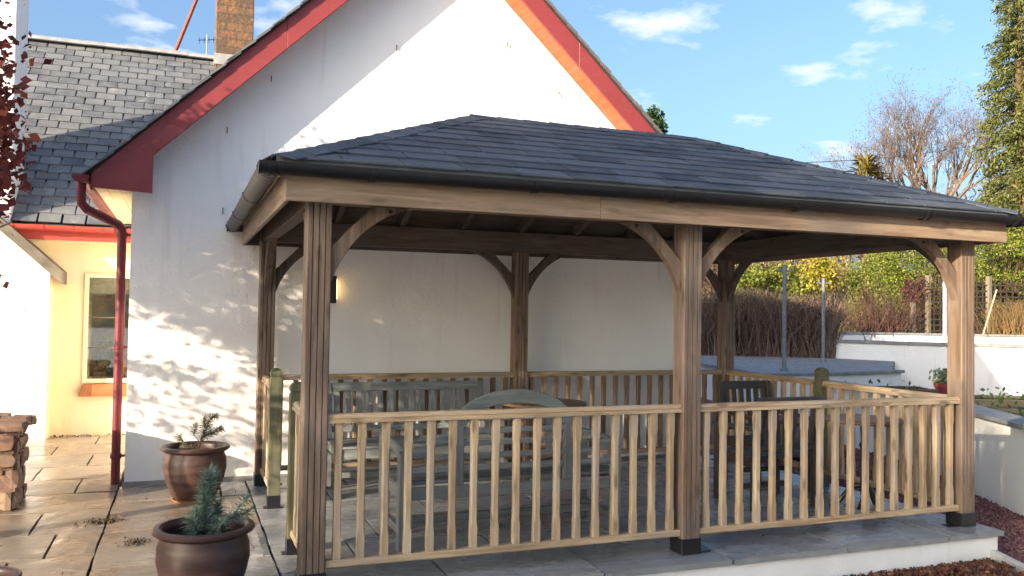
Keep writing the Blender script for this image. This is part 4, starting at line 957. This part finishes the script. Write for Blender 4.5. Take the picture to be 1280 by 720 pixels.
shrub('evergreen_hedge', 'tall olive green bush behind the trellis and right pavilion post', 'shrub', V3(1150,330,28.6), (1.7,1.2,1.7), 13000, .07, F_ivy, -.6, .5, seed=23)
shrub('evergreen_hedge', 'low yellowish bush far right above the trellis fence', 'shrub', V3(1262,325,29.5), (2.2,1.2,1.1), 10000, .07, F_ivy, -.5, .4, seed=29)
shrub('evergreen_hedge', 'low green bush behind the left part of the brown hedge', 'shrub', V3(965,352,27.5), (2.4,1.0,.75), 3800, .10, F_ivy, -.1, .3, seed=31)
shrub('brown_shrub', 'dry brown shrub on the bank behind the brown hedge', 'shrub', V3(915,345,29.0), (2.8,1.2,1.1), 4200, .11, F_brown, -.4, .3, seed=24)
shrub('brown_shrub', 'tan leafed shrub between the golden shrub and the bright green bush', 'shrub', V3(1000,338,30.5), (2.4,1.2,1.2), 4200, .11, F_dry, -.3, .3, seed=25)
shrub('purple_shrub', 'dark purple leafed shrub beside the trellis panel', 'shrub', V3(1142,362,25.4), (.55,.5,.50), 1500, .07, F_purple, -.3, .2, seed=26)
# bramble of bare brown stems in front of the green bush
c = at(1105,412,25.0); br = thing('bare_shrub', 'tangle of bare reddish brown stems in front of the bright green bush', 'shrub', (c.x,c.y,.8))
V, Q = stems(420, lambda: (rng.normal(0,.55),rng.normal(0,.22),0), lambda x,y: rng.uniform(.7,1.7), .011, .55)
link('stems', npmesh('stems', V, Q), stones_mat('bramble stems', [(.07,.035,.03),(.14,.075,.06),(.21,.13,.10)]), br)
c = at(1275,412,24.6); br = thing('dry_grass_clump', 'tall straw coloured clump of dry stems at the right edge before the trellis', 'shrub', (c.x,c.y,.9))
V, Q = stems(900, lambda: (rng.normal(0,.42),rng.normal(0,.3),0), lambda x,y: rng.uniform(.5,1.25), .010, .3)
link('stems', npmesh('stems', V, Q), F_dry, br)
# trellis
tre = [at(x,420,25.2) for x in (1141,1160,1236,1318)]
tf = thing('trellis_fence', 'dark square lattice trellis between pale posts on the far wall', 'fence', (tre[0].x,tre[0].y,.9))
M_lat = plain('dark lattice', (.045,.032,.028), .8, .2)
for i, (q, hh) in enumerate(zip(tre, (1.05,1.85,1.85,1.85))):
    wpart('fence_post', B(q.x-.06,q.x+.06,q.y-.06,q.y+.06,.6,.95+hh), wood('pale fence post', (.13,.10,.065), (.22,.18,.12), (.32,.27,.19), 'z', .8), tf, .006)
for i in range(3):
    a, b = tre[i], tre[i+1]; hh = .85 if i == 0 else 1.7; d = (b-a); n_ = int(d.length/.17); z0 = 1.0
    for k in range(1, n_): 
        q = a+d*(k/n_); wpart('lattice_slat', MB().bar((q.x,q.y,z0),(q.x,q.y,z0+hh),.042,.014,(d.y,-d.x,0)), M_lat, tf)
    for k in range(int(hh/.17)+1):
        z_ = z0+k*.17; wpart('lattice_slat', MB().bar((a.x,a.y-.014,z_),(b.x,b.y-.016,z_),.014,.042), M_lat, tf)
q0, q1 = at(1228,421,24.0), at(1246,362,24.0)
tag(link('garden_cane', MB().tube([q0,q1], .022, 6).mesh('garden_cane'), plain('pale cane', (.45,.36,.25), .8)), 'pale cane leaning against the trellis right of the pavilion post', 'cane')
# ------------------------------------------------------------------ trees
def fan_tree(label, base, hh, seed, spread, tipmat):
    t = thing('bare_tree', label, 'tree', base); mb = MB(); tips = []; rr = random.Random(seed)
    mb.tube([(0,0,0),(.05,0,hh*.16),(.0,.05,hh*.30)], [.24,.20,.17], 8)
    for k in range(13):
        a = -1.25+2.5*k/12; d = (math.sin(a)*spread*rt.x+rr.gauss(0,.15), math.sin(a)*spread*rt.y+rr.gauss(0,.25), math.cos(a)*.9+.2)
        grow(mb, (0,.03,hh*(.20+.12*rr.random())), d, hh*.30, .10, 4, tips, rr, .48, .10, 4, 4, .64, 5)
    part('trunk', mb, barkm('bare tree bark', (.17,.125,.095)), t)
    P = []; O = []
    for p, d, lev in tips:
        if lev > 1: continue
        for k in range(2): P.append(p+Vector((rr.gauss(0,.1),rr.gauss(0,.1),rr.gauss(0,.1)))); O.append(d*1.5)
    leaves('crown', np.array([tuple(x) for x in P]), .16, tipmat, t, aspect=9, out=np.array([tuple(x) for x in O])); return t
b_ = at(1168,330,38); fan_tree('bare winter tree with a fan of reddish twigs behind the pavilion roof', (b_.x,b_.y,2.7), 10.6, 5, 1.4, foliage('reddish twig tips', [(.09,.06,.05),(.14,.095,.075),(.17,.12,.09)], .8, .1))
def conifer(label, base, hh, r0, seed, n=80, mat=F_conif, sz=.30):
    t = thing('conifer_tree', label, 'tree', base); rr = random.Random(seed); mb = MB(); mb.tube([(0,0,0),(.05,0,hh*.5),(0,.03,hh)], [.30,.19,.03], 8)
    P = []; O = []
    for i in range(n):
        f = (i+.5)/n; z = hh*(.06+.93*f); a = i*2.4+rr.uniform(-.4,.4); L_ = r0*(1-f)**.75*rr.uniform(.55,1.15)+.25
        pts = [Vector((math.cos(a)*L_*s_, math.sin(a)*L_*s_, z+.10*L_*s_-.42*L_*s_*s_)) for s_ in (0,.35,.7,1)]
        mb.tube(pts, [.05*(1-f)+.012,.035*(1-f)+.01,.02,.008], 4, False)
        for k in range(int(45+190*L_)):
            s_ = rr.random()**.65; q = pts[0].lerp(pts[3], s_); q = Vector((math.cos(a)*L_*s_, math.sin(a)*L_*s_, z+.10*L_*s_-.42*L_*s_*s_))
            w = .10+.22*L_*s_*.6; dz = -abs(rr.gauss(0,.20+.08*L_)); P.append((q.x+rr.gauss(0,w*.6),q.y+rr.gauss(0,w*.6),q.z+dz)); O.append((math.cos(a)*.8,math.sin(a)*.8,-.9))
    part('trunk', mb, B_brown, t); leaves('crown', np.array(P), sz, mat, t, aspect=3.2, out=np.array(O)); return t
b_ = at(1274,420,31); conifer('tall slender golden green conifer at the right edge', (b_.x,b_.y,1.2), 15.0, 2.0, 3, 130, F_conif, .17)
b_ = at(1330,420,33); conifer('second conifer mostly beyond the right edge behind the tall one', (b_.x,b_.y,1.2), 11.0, 2.2, 8, 90, F_conif, .18)
b_ = at(806,380,44); tt = thing('tree', 'rounded dark green tree top showing beside the gable behind the house', 'tree', (b_.x,b_.y,0))
leaves('crown', blob(9000, (0,0,8.9), (1.15,1.4,3.6), .3, 1.4, -.5, 41), .24, F_ever, tt); mb = MB(); tips = []; grow(mb, (0,0,0), (0,0,1), 8.5, .22, 2, tips, random.Random(3), .4, .3, 4, 5, .35); part('trunk', mb, B_brown, tt)
# yellow spiky plant above the roof line
b_ = at(1082,300,36); cp = thing('spiky_palm', 'yellow green spiky leaved tree top above the pavilion roof ridge', 'tree', (b_.x,b_.y,1.0))
mb = MB(); mb.tube([(0,0,0),(.05,0,3.6),(.0,0,6.4)], [.15,.13,.10], 8); part('trunk', mb, B_brown, cp)
V = []; rr = random.Random(12)
for cz, nn, ll in ((6.1,60,1.0),(6.6,70,.95),(7.05,45,.7)):
    for k in range(nn):
        a = rr.uniform(0,6.283); e = rr.uniform(-.5,1.25); d = Vector((math.cos(a)*math.cos(e),math.sin(a)*math.cos(e),math.sin(e))); w = d.cross(Vector((0,0,1))).normalized()*.022
        p = Vector((rr.gauss(0,.05),rr.gauss(0,.05),cz)); l = ll*rr.uniform(.7,1.1); m_ = p+d*l*.6; e_ = p+d*l+Vector((0,0,-.10)); V.append((p-w*.7,p+w*.7,m_+w,e_,m_-w))
vs = np.array([[tuple(v) for v in q] for q in V]); link('crown', npmesh('crown', vs.reshape(-1,3), np.arange(len(V)*5).reshape(-1,5)), foliage('yellow strap leaves', [(.20,.19,.03),(.34,.28,.05),(.30,.17,.05)]), cp)
# brown wood far behind
fw_ = thing('distant_thicket', 'reddish brown leafless thicket on the rise behind the bare tree', 'thicket', tuple(at(1190,330,47))); fw_.location.z = 2.5
P = np.concatenate([blob(2600, (x,y,z), (2.8,2.4,2.1), .2, .9, -.6, 50+i) for i, (x,y,z) in enumerate([(-4.2,1.5,3.0),(-.8,0,3.6),(2.2,-1,4.3),(5.2,-3,3.9),(8,-5,3.5)])])
leaves('crown', P, .34, foliage('brown thicket twigs', [(.11,.06,.045),(.19,.11,.075),(.25,.16,.10)], .8, .1), fw_, aspect=5); fw_['kind'] = 'stuff'
q0, q1 = at(900,206,40), at(1300,166,52); cab = [q0.lerp(q1,i/12)+Vector((0,0,-.5*math.sin(math.pi*i/12))) for i in range(13)]
tag(link('overhead_cable', MB().tube(cab, .018, 5).mesh('overhead_cable'), M_black), 'thin overhead cable crossing the sky behind the pavilion roof', 'cable')
# copper beech at the left and a broad evergreen behind it: their crowns shade the gable and the pavilion
def beech():
    rr = random.Random(17); base = (-3.15,1.1,-.03); t = thing('copper_beech', 'copper beech whose dark red leaves hang in at the left edge', 'tree', base); mb = MB(); tips = []
    mb.tube([(0,0,0),(.03,.02,.7),(0,.05,1.4),(.05,.0,2.2)], [.09,.075,.065,.05], 8)
    for k in range(11):
        a = k*2.4; grow(mb, (0,.03,1.2+.1*k), (math.cos(a),math.sin(a),.45), .75, .03, 2, tips, rr, .6, .12, 3, 4)
    sp = Vector((1.70,-1.12,0))                                   # the bough that reaches into the picture
    for k, (zz_, en) in enumerate(((2.55,(1.72,-1.12,2.62)),(2.0,(1.74,-1.10,2.22)),(1.75,(1.68,-1.12,1.95)))):
        e_ = Vector(en); pts = [Vector((0,.02,1.3+.3*(2-k))), Vector((.6,-.4,zz_-.1)), Vector((1.2,-.8,zz_)), e_]; mb.tube(pts, [.03,.02,.012,.004], 5)
    part('trunk', mb, B_grey, t)
    P = []
    cs = []
    def seen(c_):
        q = Vector(c_)+Vector(base)-CAM; return 640+1076.56*q.dot(rt2)/max(.1,q.dot(fw)) > -45
    while len(cs) < 170:                                          # leaf clumps with gaps between them
        c_ = rng.uniform(-1,1,3)
        if (c_**2).sum() < 1: cs.append((c_*np.array([1.35,1.25,.98])+np.array([0,0,2.95]), np.array([.15,.15,.075]), 310))
    for k in range(28): cs.append((np.array([rng.uniform(-1.2,1.2),rng.uniform(-1.1,1.1),rng.uniform(1.25,2.0)]), np.array([.17,.17,.035]), 110))
    for k in range(16): cs.append((np.array([rng.uniform(-.9,.9),rng.uniform(-.9,.9),rng.uniform(3.7,4.25)]), np.array([.10,.10,.10]), 60))
    for c_, r_, n_ in [c for c in cs if not seen(c[0])]: P.append(rng.normal(size=(n_,3))*r_+c_)
    for c_, r_, n_ in (((1.57,-1.12,2.58),(.11,.14,.22),240),((1.59,-1.12,2.30),(.13,.16,.22),520),((1.56,-1.12,2.12),(.10,.14,.15),320),((1.40,-1.0,2.45),(.26,.25,.34),560)):
        P.append(rng.normal(size=(n_,3))*np.array(r_)*.55+np.array(c_))
    leaves('crown', np.concatenate(P), .046, F_copper, t, aspect=1.45, droop=.3, smin=.35)
beech()
def broad_tree(label, base, cz, r, n, seed, thr, mat=F_ever, sz=.15):
    t = thing('evergreen_tree', label, 'tree', base); rr = random.Random(seed); mb = MB(); tips = []
    mb.tube([(0,0,0),(.05,.05,cz*.5),(0,0,cz)], [.22,.17,.10], 8)
    for k in range(8): grow(mb, (0,0,cz*(.45+.07*k)), (math.cos(k*2.4),math.sin(k*2.4),.5), r[0]*.6, .06, 2, tips, rr, .6, .1, 3, 4)
    part('trunk', mb, B_brown, t); leaves('crown', blob(n, (0,0,cz), r, .15, 1.6, thr, seed), sz, mat, t)
broad_tree('tall dark evergreen standing far left of the photographer', (-23.3,-11.7,-.27), 8.8, (1.75,1.75,2.9), 6500, 61, -.9, F_ever, .22)
broad_tree('lower dark evergreen beside the tall one far left of the photographer', (-22.3,-13.8,-.27), 7.2, (1.9,1.9,1.5), 3800, 67, -.9, F_ever, .22)
sw.location.x += .08
